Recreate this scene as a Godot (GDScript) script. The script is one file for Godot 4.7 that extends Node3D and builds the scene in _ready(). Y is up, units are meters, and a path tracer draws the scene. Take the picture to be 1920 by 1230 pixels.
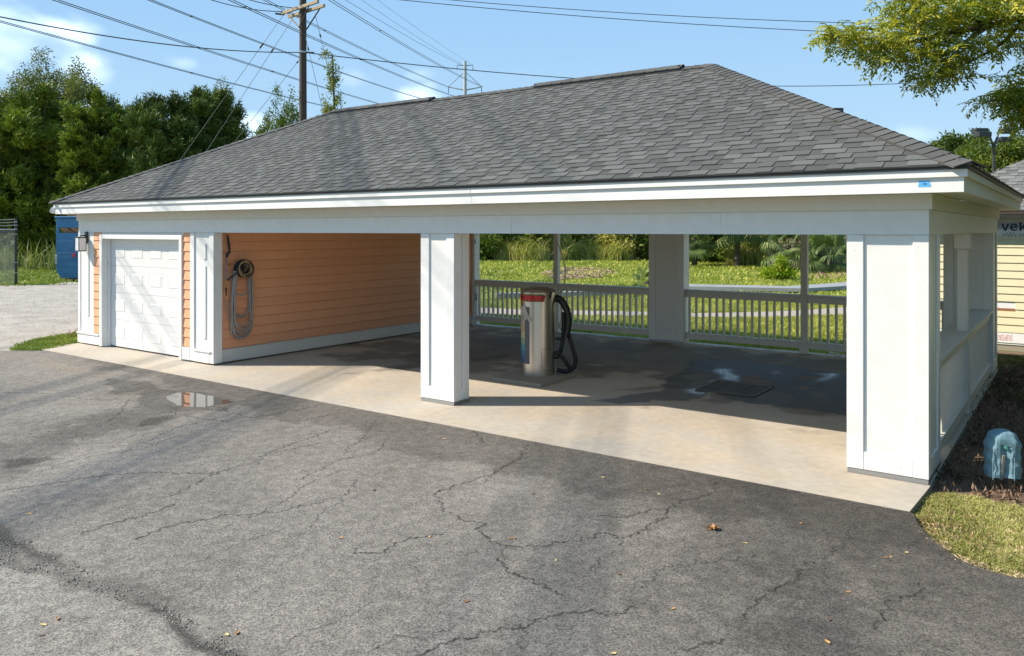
extends Node3D

# ---- mesh buffer -------------------------------------------------------------
class Buf:
	var v := PackedVector3Array()
	var n := PackedVector3Array()
	var c := PackedColorArray()
	var uv := PackedVector2Array()
	var uv2 := PackedVector2Array()
	var ix := PackedInt32Array()
	var col := Color(1, 1, 1)
	var use_n := false
	var use_c := false
	var use_uv := false
	func tri(a: Vector3, b: Vector3, d: Vector3, out: Vector3) -> void:
		var k := v.size()
		if (b - a).cross(d - a).dot(out) > 0.0:
			v.append_array([a, d, b])
		else:
			v.append_array([a, b, d])
		ix.append_array([k, k + 1, k + 2])
		if use_c:
			c.append_array([col, col, col])
	func quad(a: Vector3, b: Vector3, d: Vector3, e: Vector3, out: Vector3) -> void:
		var k := v.size()
		var nn := (b - a).cross(d - a)
		if nn.length_squared() < 1e-14:
			nn = (d - a).cross(e - a)
		if nn.dot(out) > 0.0:
			v.append_array([a, e, d, b])
		else:
			v.append_array([a, b, d, e])
		ix.append_array([k, k + 1, k + 2, k, k + 2, k + 3])
		if use_c:
			c.append_array([col, col, col, col])
	func box(ctr: Vector3, s: Vector3, b := Basis.IDENTITY) -> void:
		var h := s * 0.5
		for a in 3:
			var u := (a + 1) % 3
			var w := (a + 2) % 3
			for sg in [-1.0, 1.0]:
				var p := Vector3.ZERO
				p[a] = sg * h[a]
				var du := Vector3.ZERO
				du[u] = h[u]
				var dw := Vector3.ZERO
				dw[w] = h[w]
				quad(ctr + b * (p - du - dw), ctr + b * (p + du - dw), ctr + b * (p + du + dw), ctr + b * (p - du + dw), b * p)
	func bevel(ctr: Vector3, s: Vector3, r: float, b := Basis.IDENTITY) -> void:
		var h := s * 0.5
		r = minf(r, minf(h.x, minf(h.y, h.z)) * 0.9)
		var at := func(a: int, sg: Vector3) -> Vector3:
			var p := Vector3(sg.x * (h.x - r), sg.y * (h.y - r), sg.z * (h.z - r))
			p[a] = sg[a] * h[a]
			return ctr + b * p
		for a in 3:
			var u := (a + 1) % 3
			var w := (a + 2) % 3
			for sa in [-1.0, 1.0]:
				var q := []
				for k in [[-1.0, -1.0], [1.0, -1.0], [1.0, 1.0], [-1.0, 1.0]]:
					var sg := Vector3.ZERO
					sg[a] = sa
					sg[u] = k[0]
					sg[w] = k[1]
					q.append(at.call(a, sg))
				var o := Vector3.ZERO
				o[a] = sa
				quad(q[0], q[1], q[2], q[3], b * o)
				for su in [-1.0, 1.0]:
					var s0 := Vector3.ZERO
					s0[a] = sa
					s0[u] = su
					var s1 := s0
					s0[w] = -1.0
					s1[w] = 1.0
					var e := Vector3.ZERO
					e[a] = sa
					e[u] = su
					quad(at.call(a, s0), at.call(a, s1), at.call(u, s1), at.call(u, s0), b * e)
		for x in [-1.0, 1.0]:
			for y in [-1.0, 1.0]:
				for z in [-1.0, 1.0]:
					var g := Vector3(x, y, z)
					tri(at.call(0, g), at.call(1, g), at.call(2, g), b * g)
	func tube(pts: Array, rad: Array, sides := 8, caps := true) -> void:
		use_n = true
		var up := Vector3.UP
		var rings := []
		for i in pts.size():
			var t: Vector3 = (pts[mini(i + 1, pts.size() - 1)] - pts[maxi(i - 1, 0)]).normalized()
			if absf(t.dot(up)) > 0.98 and i == 0:
				up = Vector3.RIGHT
			var s := t.cross(up).normalized()
			up = s.cross(t).normalized()
			var k := v.size()
			rings.append(k)
			var r: float = rad[mini(i, rad.size() - 1)]
			for j in sides + 1:
				var a := TAU * j / sides
				var d := s * cos(a) + up * sin(a)
				v.append(pts[i] + d * r)
				n.append(d)
				if use_c:
					c.append(col)
				if use_uv:
					uv.append(Vector2(float(j) / sides, i))
					uv2.append(Vector2.ZERO)
		for i in pts.size() - 1:
			for j in sides:
				var p: int = rings[i] + j
				var q: int = rings[i + 1] + j
				ix.append_array([p, p + 1, q, p + 1, q + 1, q])
		if caps:
			for e in [0, pts.size() - 1]:
				var t: Vector3 = (pts[1] - pts[0]).normalized() * -1.0 if e == 0 else (pts[e] - pts[e - 1]).normalized()
				var k := v.size()
				v.append(pts[e])
				n.append(t)
				if use_c:
					c.append(col)
				for j in sides:
					v.append(v[rings[e] + j])
					n.append(t)
					if use_c:
						c.append(col)
				for j in sides:
					var j2 := (j + 1) % sides
					if e == 0:
						ix.append_array([k, k + 1 + j2, k + 1 + j])
					else:
						ix.append_array([k, k + 1 + j, k + 1 + j2])
	# profile: [radius, y]; a0..a1 in radians, angle 0 towards +z, growing towards +x
	func lathe(o: Vector3, prof: Array, sides := 40, a0 := 0.0, a1 := TAU) -> void:
		use_n = true
		for i in prof.size() - 1:
			var p0: Vector2 = prof[i]
			var p1: Vector2 = prof[i + 1]
			var d := (p1 - p0).normalized()
			var k := v.size()
			for j in sides + 1:
				var a := lerpf(a0, a1, float(j) / sides)
				var r := Vector3(sin(a), 0, cos(a))
				var nn := (r * d.y - Vector3.UP * d.x).normalized()
				v.append(o + r * p0.x + Vector3.UP * p0.y)
				v.append(o + r * p1.x + Vector3.UP * p1.y)
				n.append(nn)
				n.append(nn)
				if use_c:
					c.append_array([col, col])
				if use_uv:
					uv.append(Vector2(float(j) / sides, float(i) / (prof.size() - 1)))
					uv.append(Vector2(float(j) / sides, float(i + 1) / (prof.size() - 1)))
			for j in sides:
				var q := k + j * 2
				ix.append_array([q, q + 1, q + 2, q + 1, q + 3, q + 2])
	# flat polygon sheet at height y; uv in metres, uv2 mapped over rect
	func sheet(poly: PackedVector2Array, y: float, rect := Rect2(0, 0, 1, 1)) -> void:
		var t := Geometry2D.triangulate_polygon(poly)
		var k := v.size()
		for p in poly:
			v.append(Vector3(p.x, y, p.y))
			if use_n:
				n.append(Vector3.UP)
			if use_uv:
				uv.append(p)
				uv2.append((p - rect.position) / rect.size)
		for i in range(0, t.size(), 3):
			var a := v[k + t[i]]
			var b := v[k + t[i + 1]]
			var d := v[k + t[i + 2]]
			if (b - a).cross(d - a).y > 0.0:
				ix.append_array([k + t[i], k + t[i + 2], k + t[i + 1]])
			else:
				ix.append_array([k + t[i], k + t[i + 1], k + t[i + 2]])
	func skirt(poly: PackedVector2Array, y0: float, y1: float) -> void:
		var ctr := Vector2.ZERO
		for p in poly:
			ctr += p / poly.size()
		for i in poly.size():
			var a := poly[i]
			var b := poly[(i + 1) % poly.size()]
			var nn := (b - a).orthogonal()
			if Geometry2D.is_point_in_polygon((a + b) * 0.5 + nn.normalized() * 0.01, poly):
				nn = -nn
			quad(Vector3(a.x, y0, a.y), Vector3(b.x, y0, b.y), Vector3(b.x, y1, b.y), Vector3(a.x, y1, a.y), Vector3(nn.x, 0, nn.y))
	func mesh() -> ArrayMesh:
		var a := []
		a.resize(Mesh.ARRAY_MAX)
		a[Mesh.ARRAY_VERTEX] = v
		if use_n and n.size() == v.size():
			a[Mesh.ARRAY_NORMAL] = n
		if use_c and c.size() == v.size():
			a[Mesh.ARRAY_COLOR] = c
		if use_uv and uv.size() == v.size():
			a[Mesh.ARRAY_TEX_UV] = uv
			if uv2.size() == v.size():
				a[Mesh.ARRAY_TEX_UV2] = uv2
		a[Mesh.ARRAY_INDEX] = ix
		var m := ArrayMesh.new()
		m.add_surface_from_arrays(Mesh.PRIMITIVE_TRIANGLES, a)
		return m

var R := RandomNumberGenerator.new()
var M := {}
var unit_box: BoxMesh
var used := {}

func pts(a: Array) -> PackedVector2Array:
	var p := PackedVector2Array()
	for i in range(0, a.size(), 2):
		p.append(Vector2(a[i], a[i + 1]))
	return p

func rn(a: float, b: float) -> float:
	return R.randf_range(a, b)

func rdir() -> Vector3:
	var z := rn(-1, 1)
	var a := rn(0, TAU)
	var r := sqrt(1 - z * z)
	return Vector3(r * cos(a), z, r * sin(a))

func numbered(called: String) -> String:
	used[called] = used.get(called, -1) + 1
	return called if used[called] == 0 else "%s_%03d" % [called, used[called]]

func tag(o: Node3D, label: String, category: String, group := "", kind := "") -> Node3D:
	if label:
		o.set_meta("label", label)
	if category:
		o.set_meta("category", category)
	if group:
		o.set_meta("group", group)
	if kind:
		o.set_meta("kind", kind)
	return o

func thing(called: String, label: String, category: String, at := Vector3.ZERO, group := "") -> Node3D:
	var o := Node3D.new()
	o.name = numbered(called)
	add_child(o)
	o.position = at
	return tag(o, label, category, group)

func put(b: Buf, called: String, m: Material, parent: Node = null) -> MeshInstance3D:
	var o := MeshInstance3D.new()
	o.mesh = b.mesh()
	o.material_override = m
	if parent:
		o.name = called
		parent.add_child(o, true)
	else:
		o.name = numbered(called)
		add_child(o)
	return o

func struct(b: Buf, called: String, m: Material, label := "") -> MeshInstance3D:
	var o := put(b, called, m)
	o.set_meta("kind", "structure")
	if label:
		o.set_meta("label", label)
	return o

# one axis-aligned box part from a shared unit mesh (x0..x1, y0..y1, z0..z1)
func board(parent: Node, called: String, m: Material, x0: float, x1: float, y0: float, y1: float, z0: float, z1: float) -> MeshInstance3D:
	var o := MeshInstance3D.new()
	o.mesh = unit_box
	o.material_override = m
	o.name = called
	parent.add_child(o, true)
	o.position = Vector3(x0 + x1, y0 + y1, z0 + z1) * 0.5
	o.scale = Vector3(absf(x1 - x0), absf(y1 - y0), absf(z1 - z0))
	return o

func bevelled(parent: Node, called: String, m: Material, x0: float, x1: float, y0: float, y1: float, z0: float, z1: float, r := 0.004) -> MeshInstance3D:
	var b := Buf.new()
	var s := Vector3(absf(x1 - x0), absf(y1 - y0), absf(z1 - z0))
	b.bevel(Vector3.ZERO, s, r)
	var o := put(b, called, m, parent)
	o.position = Vector3(x0 + x1, y0 + y1, z0 + z1) * 0.5
	return o

func group_node(parent: Node, called: String) -> Node3D:
	var o := Node3D.new()
	o.name = called
	parent.add_child(o, true)
	return o

func multi(called: String, mesh: Mesh, m: Material, where: Array, colors: PackedColorArray, parent: Node = null) -> MultiMeshInstance3D:
	var mm := MultiMesh.new()
	mm.transform_format = MultiMesh.TRANSFORM_3D
	mm.use_colors = true
	mm.mesh = mesh
	mm.instance_count = where.size()
	for i in where.size():
		mm.set_instance_transform(i, where[i])
		mm.set_instance_color(i, colors[i])
	var o := MultiMeshInstance3D.new()
	o.multimesh = mm
	o.material_override = m
	if parent:
		o.name = called
		parent.add_child(o, true)
	else:
		o.name = numbered(called)
		add_child(o)
	return o

# many small copies joined into one mesh of its own
func joined(called: String, mesh: Mesh, m: Material, where: Array, colors: PackedColorArray, parent: Node = null) -> MeshInstance3D:
	var src: Array = mesh.surface_get_arrays(0)
	var sv: PackedVector3Array = src[Mesh.ARRAY_VERTEX]
	var flat := PackedVector3Array()
	for i in src[Mesh.ARRAY_INDEX]:
		flat.append(sv[i])
	var v := PackedVector3Array()
	var c := PackedColorArray()
	var one := PackedColorArray()
	one.resize(flat.size())
	for i in where.size():
		var t: Transform3D = where[i]
		v.append_array(t * flat)
		one.fill(colors[i])
		c.append_array(one)
	var b := Buf.new()
	b.v = v
	b.c = c
	b.use_c = true
	b.ix = PackedInt32Array(range(v.size()))
	return put(b, called, m, parent)

# ---- textures and materials ----------------------------------------------------
func lin(r: float, g: float, b: float, a := 1.0) -> Color:
	var c := Color(r, g, b).linear_to_srgb()
	c.a = a
	return c

func noise_image(size: int, freq: float, type := FastNoiseLite.TYPE_SIMPLEX_SMOOTH, oct := 4, sd := 1) -> Image:
	var f := FastNoiseLite.new()
	f.noise_type = type
	f.frequency = freq
	f.fractal_octaves = oct
	f.seed = sd
	f.cellular_jitter = 1.0
	if type == FastNoiseLite.TYPE_CELLULAR:
		f.fractal_type = FastNoiseLite.FRACTAL_NONE
		f.cellular_return_type = FastNoiseLite.RETURN_CELL_VALUE
	return f.get_seamless_image(size, size, false, false, 0.12)

# two noise layers through two colours: linear values from lo to hi
func ramp_texture(a: Image, b: Image, mixb: float, lo: Color, hi: Color) -> ImageTexture:
	var da := a.get_data()
	var db := b.get_data()
	var lut := PackedByteArray()
	for i in 256:
		var c := lo.lerp(hi, i / 255.0).linear_to_srgb()
		lut.append_array([int(c.r * 255.0), int(c.g * 255.0), int(c.b * 255.0)])
	var out := PackedByteArray()
	out.resize(da.size() * 3)
	for i in da.size():
		var t := int(lerpf(da[i], db[i], mixb)) * 3
		out[i * 3] = lut[t]
		out[i * 3 + 1] = lut[t + 1]
		out[i * 3 + 2] = lut[t + 2]
	return ImageTexture.create_from_image(Image.create_from_data(a.get_width(), a.get_height(), false, Image.FORMAT_RGB8, out))

func normal_texture(a: Image, strength: float) -> ImageTexture:
	var im: Image = a.duplicate()
	im.convert(Image.FORMAT_RGBA8)
	im.bump_map_to_normal_map(strength)
	return ImageTexture.create_from_image(im)

func mat(c: Color, rough := 0.6, tex: Texture2D = null, scale := 1.0, metal := 0.0) -> StandardMaterial3D:
	var m := StandardMaterial3D.new()
	m.albedo_color = c
	m.roughness = rough
	m.metallic = metal
	if tex:
		m.albedo_texture = tex
		m.uv1_triplanar = true
		m.uv1_world_triplanar = true
		m.uv1_scale = Vector3.ONE * scale
	return m

func leaf_mat(called: String, back: Color) -> StandardMaterial3D:
	var m := StandardMaterial3D.new()
	m.resource_name = called
	m.vertex_color_use_as_albedo = true
	m.roughness = 0.55
	m.metallic_specular = 0.35
	m.backlight_enabled = true
	m.backlight = back
	m.cull_mode = BaseMaterial3D.CULL_DISABLED
	return m

func _ready() -> void:
	R.seed = 20240611
	# camera: level, shifted lens, 2.4 m above the driveway
	var cam := Camera3D.new()
	cam.name = "camera"
	add_child(cam)
	cam.position = Vector3(17.265, 2.4, 8.33)
	cam.rotation = Vector3(0, 0.6209, 0)
	cam.projection = Camera3D.PROJECTION_FRUSTUM
	cam.near = 0.1
	cam.size = 0.082750
	cam.frustum_offset = Vector2(0, -0.012365)
	cam.far = 900.0
	cam.current = true
	# sky
	var we := WorldEnvironment.new()
	we.name = "environment"
	var env := Environment.new()
	env.background_mode = Environment.BG_SKY
	var sky := Sky.new()
	var sm := ProceduralSkyMaterial.new()
	sm.sky_top_color = lin(0.165, 0.36, 0.63)
	sm.sky_horizon_color = lin(0.44, 0.60, 0.715)
	sm.sky_curve = 0.16
	sm.sky_energy_multiplier = 1.0
	sm.ground_bottom_color = lin(0.18, 0.17, 0.14)
	sm.ground_horizon_color = lin(0.30, 0.32, 0.30)
	sm.sun_angle_max = 26.0
	sm.sun_curve = 0.12
	sm.sky_cover = clouds()
	sm.sky_cover_modulate = Color(1, 1, 1, 1)
	sky.sky_material = sm
	env.sky = sky
	env.tonemap_mode = Environment.TONE_MAPPER_LINEAR
	env.tonemap_exposure = 1.45
	env.sdfgi_enabled = true
	env.ssao_enabled = true
	env.ssil_enabled = true
	we.environment = env
	add_child(we)
	# sun: from the front left, 39 degrees high
	var sun := DirectionalLight3D.new()
	sun.name = "sun"
	add_child(sun)
	sun.look_at_from_position(Vector3.ZERO, Vector3(0.629, -0.633, -0.450), Vector3.UP)
	sun.light_energy = 1.6
	sun.light_color = Color(1.0, 0.957, 0.895)
	sun.light_angular_distance = 0.55
	sun.shadow_enabled = true

	unit_box = BoxMesh.new()
	unit_box.size = Vector3.ONE
	make_materials()
	ground()
	building()
	yard()
	equipment()
	utilities()
	vegetation()
	litter()

func clouds() -> ImageTexture:
	# thin white wisps: [azimuth from -z towards +x, elevation, half width, half height, strength] in degrees
	var w := 2048
	var h := 1024
	var f := FastNoiseLite.new()
	f.noise_type = FastNoiseLite.TYPE_SIMPLEX_SMOOTH
	f.fractal_octaves = 6
	f.frequency = 0.075
	f.seed = 11
	var puffs := [[-67.33, 6.40, 5, 3, 0.6], [-68.16, 11.88, 4, 2.4, 0.55], [-66.06, 12.78, 1.6, 0.7, 0.55], [-64.31, 12.51, 1.5, 1.0, 0.5], [-64.01, 10.10, 1.6, 1.6, 0.5], [-58.05, 10.95, 1.2, 0.5, 0.35], [-53.65, 7.15, 2.2, 1.0, 0.8], [-42.10, 9.46, 1.9, 0.8, 0.75], [-46.80, 10.51, 1.6, 0.7, 0.25], [-42.48, 11.01, 1.2, 0.5, 0.25], [-8.96, 6.08, 1.6, 0.55, 0.25], [-17.68, 4.80, 2, 0.6, 0.1]]
	var rng := RandomNumberGenerator.new()
	rng.seed = 3
	for k in 26:
		puffs.append([-180.0 + k * 13.8 + rng.randf_range(-5, 5), rng.randf_range(6, 40), rng.randf_range(3, 9), rng.randf_range(1.0, 2.6), rng.randf_range(0.3, 0.8)] if absf(-180.0 + k * 13.8 + 35.0) > 42.0 else [-35.0, -20.0, 1.0, 1.0, 0.0])
	var im := Image.create(w, h, false, Image.FORMAT_RGBA8)
	im.fill(Color(1, 1, 1, 0))
	for p in puffs:
		var x0 := int((p[0] - p[2] * 2.2) / 360.0 * w)
		var x1 := int((p[0] + p[2] * 2.2) / 360.0 * w)
		var y0 := int((90.0 - p[1] - p[3] * 2.2) / 180.0 * h)
		var y1 := int((90.0 - p[1] + p[3] * 2.2) / 180.0 * h)
		for y in range(maxi(0, y0), mini(h / 2, y1)):
			for x in range(x0, x1):
				var az := (x + 0.5) / w * 360.0
				var el := 90.0 - (y + 0.5) / h * 180.0
				var g: float = exp(-pow((az - p[0]) / p[2], 2.0) - pow((el - p[1]) / p[3], 2.0))
				var q := 0.5 + 0.9 * f.get_noise_2d(az * 3.0, el * 6.5)
				var t: float = clampf(g * 1.5 + q - 1.0, 0.0, 1.0) * p[4]
				var xx := posmod(x, w)
				var o := im.get_pixel(xx, y)
				im.set_pixel(xx, y, Color(1, 1, 1, clampf(o.a + t * 0.5, 0.0, 0.55)))
	return ImageTexture.create_from_image(im)

func make_materials() -> void:
	unit_box.size = Vector3.ONE
	var fine := noise_image(512, 0.09, FastNoiseLite.TYPE_SIMPLEX_SMOOTH, 4, 3)
	var coarse := noise_image(512, 0.012, FastNoiseLite.TYPE_SIMPLEX_SMOOTH, 5, 4)
	var speck := noise_image(512, 0.45, FastNoiseLite.TYPE_SIMPLEX_SMOOTH, 2, 5)
	var cells := noise_image(512, 0.17, FastNoiseLite.TYPE_CELLULAR, 1, 6)
	M.fine_img = fine
	M.coarse_img = coarse
	M.speck_img = speck
	M.cells_img = cells
	var mottled := ramp_texture(coarse, fine, 0.4, Color(0.90, 0.895, 0.88), Color(1, 1, 1))
	var grainy := ramp_texture(speck, fine, 0.3, Color(0.45, 0.45, 0.45), Color(1, 1, 1))
	M.mottled = mottled
	M.grainy = grainy
	M.white = mat(lin(0.78, 0.775, 0.745), 0.5, mottled, 0.9)
	M.white_trim = mat(lin(0.80, 0.795, 0.77), 0.45, mottled, 0.6)
	M.rail = mat(lin(0.69, 0.665, 0.605), 0.6, mottled, 1.3)
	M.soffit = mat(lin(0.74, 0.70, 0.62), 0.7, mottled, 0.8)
	M.orange = mat(lin(0.84, 0.40, 0.212), 0.62, mottled, 0.7)
	M.orange_b = mat(lin(0.81, 0.38, 0.20), 0.62, mottled, 0.9)
	M.door = mat(lin(0.76, 0.755, 0.735), 0.38, mottled, 0.4)
	M.black = mat(lin(0.012, 0.012, 0.013), 0.45)
	M.nail = mat(lin(0.36, 0.28, 0.20), 0.7)
	M.pit = mat(lin(0.075, 0.066, 0.056), 0.8)
	M.rubber = mat(lin(0.012, 0.012, 0.014), 0.42, grainy, 6.0)
	M.black_metal = mat(lin(0.02, 0.02, 0.021), 0.4)
	M.drip = mat(lin(0.03, 0.03, 0.032), 0.5)
	M.galvanised = mat(lin(0.55, 0.56, 0.57), 0.42, grainy, 2.0, 0.8)
	M.dark_iron = mat(lin(0.14, 0.12, 0.10), 0.6, grainy, 3.0, 0.3)
	M.steel = mat(lin(0.66, 0.63, 0.585), 0.30, mottled, 1.6, 1.0)
	M.steel.normal_enabled = true
	M.steel.normal_texture = normal_texture(coarse, 1.2)
	M.steel.normal_scale = 0.25
	M.brass = mat(lin(0.55, 0.36, 0.12), 0.35, null, 1.0, 1.0)
	M.shingle = mat(lin(1.0, 0.99, 0.96), 0.92, ramp_texture(speck, cells, 0.35, Color(0.62, 0.62, 0.62), Color(1, 1, 1)), 2.2)
	M.shingle.vertex_color_use_as_albedo = true
	M.shingle.metallic_specular = 0.25
	M.deck = mat(lin(0.05, 0.05, 0.05), 0.9)
	M.pad = mat(lin(0.44, 0.39, 0.31), 0.9, grainy, 1.4)
	M.walk = mat(lin(0.50, 0.42, 0.34), 0.9, grainy, 0.6)
	M.kerb = mat(lin(0.41, 0.41, 0.40), 0.8, grainy, 0.7)
	M.hose = mat(lin(0.42, 0.40, 0.37), 0.45, grainy, 5.0)
	M.glass = StandardMaterial3D.new()
	M.glass.albedo_color = Color(0.95, 0.97, 0.97, 0.12)
	M.glass.transparency = BaseMaterial3D.TRANSPARENCY_ALPHA
	M.glass.roughness = 0.04
	M.frosted = mat(lin(0.80, 0.80, 0.78), 0.35)
	M.water = StandardMaterial3D.new()
	M.water.albedo_color = Color(0.30, 0.26, 0.21, 0.45)
	M.water.transparency = BaseMaterial3D.TRANSPARENCY_ALPHA
	M.water.roughness = 0.02
	M.water.metallic_specular = 0.5
	M.yellow = mat(lin(0.80, 0.73, 0.49), 0.65, mottled, 0.8)
	M.wrap = mat(lin(0.86, 0.87, 0.88), 0.5, mottled, 1.1)
	M.wrap_grey = mat(lin(0.48, 0.52, 0.57), 0.5, mottled, 1.1)
	M.navy = mat(lin(0.03, 0.05, 0.11), 0.6)
	M.slate = mat(lin(0.30, 0.31, 0.37), 0.6)
	M.red_ink = mat(lin(0.66, 0.27, 0.24), 0.6)
	M.osb = mat(lin(0.42, 0.20, 0.10), 0.85, ramp_texture(cells, fine, 0.4, Color(0.5, 0.45, 0.4), Color(1, 1, 1)), 3.0)
	M.soil = mat(lin(0.23, 0.15, 0.10), 0.95, ramp_texture(cells, fine, 0.5, Color(0.35, 0.33, 0.30), Color(1, 1, 1)), 1.4)
	M.wood_dark = mat(lin(0.085, 0.062, 0.05), 0.85, ramp_texture(coarse, fine, 0.5, Color(0.5, 0.48, 0.46), Color(1, 1, 1)), 0.8)
	M.wood_grey = mat(lin(0.42, 0.35, 0.25), 0.85, ramp_texture(coarse, fine, 0.5, Color(0.55, 0.52, 0.5), Color(1, 1, 1)), 1.2)
	M.fence_wood = mat(lin(0.30, 0.24, 0.185), 0.9, ramp_texture(coarse, fine, 0.6, Color(0.5, 0.5, 0.5), Color(1, 1, 1)), 0.8)
	M.wire = mat(lin(0.05, 0.055, 0.06), 0.5)
	M.wire_far = mat(lin(0.10, 0.115, 0.125), 0.5)
	M.tower = mat(lin(0.50, 0.50, 0.49), 0.5, mottled, 0.2)
	M.blue_bin = mat(lin(0.06, 0.24, 0.45), 0.5, ramp_texture(coarse, fine, 0.5, Color(0.35, 0.38, 0.42), Color(1, 1, 1)), 0.35)
	M.rust = mat(lin(0.11, 0.055, 0.035), 0.9, mottled, 0.8)
	M.board_wood = mat(lin(0.42, 0.22, 0.12), 0.85, mottled, 0.8)
	M.blue_bag = mat(lin(0.20, 0.35, 0.405), 0.7, ramp_texture(coarse, fine, 0.5, Color(0.62, 0.62, 0.64), Color(1, 1, 1)), 2.5)
	M.blue_bag.normal_enabled = true
	M.blue_bag.normal_texture = normal_texture(coarse, 6.0)
	M.blue_bag.normal_scale = 0.7
	M.insulation = mat(lin(0.26, 0.25, 0.22), 0.95, grainy, 5.0)
	M.teal = mat(lin(0.10, 0.30, 0.27), 0.5)
	M.pipe = mat(lin(0.20, 0.15, 0.10), 0.7, grainy, 4.0)
	M.bark = mat(lin(0.13, 0.10, 0.075), 0.95, ramp_texture(coarse, fine, 0.5, Color(0.4, 0.4, 0.4), Color(1, 1, 1)), 1.5)
	M.tape = mat(lin(0.10, 0.42, 0.80), 0.6)
	M.ink = mat(lin(0.03, 0.08, 0.20), 0.6)
	M.lamp = mat(lin(0.035, 0.033, 0.032), 0.45)
	M.leaf = leaf_mat("leaf", Color(0.85, 0.9, 0.4))
	M.needle = leaf_mat("needle", Color(0.35, 0.42, 0.18))
	M.grass = leaf_mat("grass", Color(0.6, 0.7, 0.3))
	M.dry = leaf_mat("dry_leaf", Color(0.3, 0.25, 0.15))
	M.chip = leaf_mat("chip", Color(0.02, 0.02, 0.02))
	M.lawn = mat(lin(0.20, 0.27, 0.06), 0.95, ramp_texture(coarse, cells, 0.45, Color(0.42, 0.42, 0.36), Color(1, 1, 1)), 0.35)
	M.gravel = mat(lin(0.53, 0.48, 0.405), 0.95, ramp_texture(coarse, speck, 0.55, Color(0.38, 0.36, 0.33), Color(1, 1, 1)), 0.16)

func fill_poly(arr: PackedFloat32Array, w: int, h: int, rect: Rect2, poly: PackedVector2Array, amount: float, wob: FastNoiseLite, wobble: float, soft := 0.0) -> void:
	# arr *= lerp(1, amount, inside); the outline is broken up by noise
	var bb := Rect2(poly[0], Vector2.ZERO)
	for p in poly:
		bb = bb.expand(p)
	bb = bb.grow(wobble + soft + 0.02)
	var x0 := clampi(int((bb.position.x - rect.position.x) / rect.size.x * w), 0, w - 1)
	var x1 := clampi(int((bb.end.x - rect.position.x) / rect.size.x * w), 0, w - 1)
	var y0 := clampi(int((bb.position.y - rect.position.y) / rect.size.y * h), 0, h - 1)
	var y1 := clampi(int((bb.end.y - rect.position.y) / rect.size.y * h), 0, h - 1)
	for y in range(y0, y1 + 1):
		for x in range(x0, x1 + 1):
			var p := rect.position + Vector2((x + 0.5) / w, (y + 0.5) / h) * rect.size
			var q := p + Vector2(wob.get_noise_2d(p.x, p.y), wob.get_noise_2d(p.x + 40.0, p.y - 17.0)) * wobble * 2.0
			var inside := 0.0
			if soft > 0.0:
				var fz := wob.get_noise_2d(p.x * 9.0 + 5.0, p.y * 9.0) * soft
				for o in [Vector2(soft, fz), Vector2(-soft, -fz), Vector2(fz, soft), Vector2(-fz, -soft), Vector2.ZERO]:
					if Geometry2D.is_point_in_polygon(q + o, poly):
						inside += 0.2
			elif Geometry2D.is_point_in_polygon(q, poly):
				inside = 1.0
			if inside > 0.0:
				arr[y * w + x] *= lerpf(1.0, amount, inside)

func crack(arr: PackedFloat32Array, w: int, h: int, rect: Rect2, line: PackedVector2Array, width: float, depth: float) -> void:
	for i in line.size() - 1:
		var a := line[i]
		var b := line[i + 1]
		var steps := maxi(2, int(a.distance_to(b) / 0.006))
		var nrm := (b - a).orthogonal().normalized()
		for k in steps:
			var t := float(k) / steps
			var p := a.lerp(b, t)
			var j: float = M.wob.get_noise_2d(p.x * 9.0, p.y * 9.0) * 0.065 + M.wob.get_noise_2d(p.x * 34.0, p.y * 34.0) * 0.014
			p += nrm * j
			var ww: float = width * (0.55 + 1.2 * absf(M.wob.get_noise_2d(p.x * 14.0 + 9.0, p.y * 14.0)))
			var fx := (p.x - rect.position.x) / rect.size.x * w
			var fy := (p.y - rect.position.y) / rect.size.y * h
			var r := maxi(1, int(ceil(ww / rect.size.x * w)))
			for yy in range(int(fy) - r, int(fy) + r + 1):
				for xx in range(int(fx) - r, int(fx) + r + 1):
					if xx < 0 or yy < 0 or xx >= w or yy >= h:
						continue
					var d := Vector2(xx + 0.5 - fx, yy + 0.5 - fy).length() * rect.size.x / w
					var s := clampf((ww - d) / 0.008 + 0.5, 0.0, 1.0)
					if s > 0.0:
						arr[yy * w + xx] = minf(arr[yy * w + xx], lerpf(arr[yy * w + xx], depth, s * 0.75))

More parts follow.
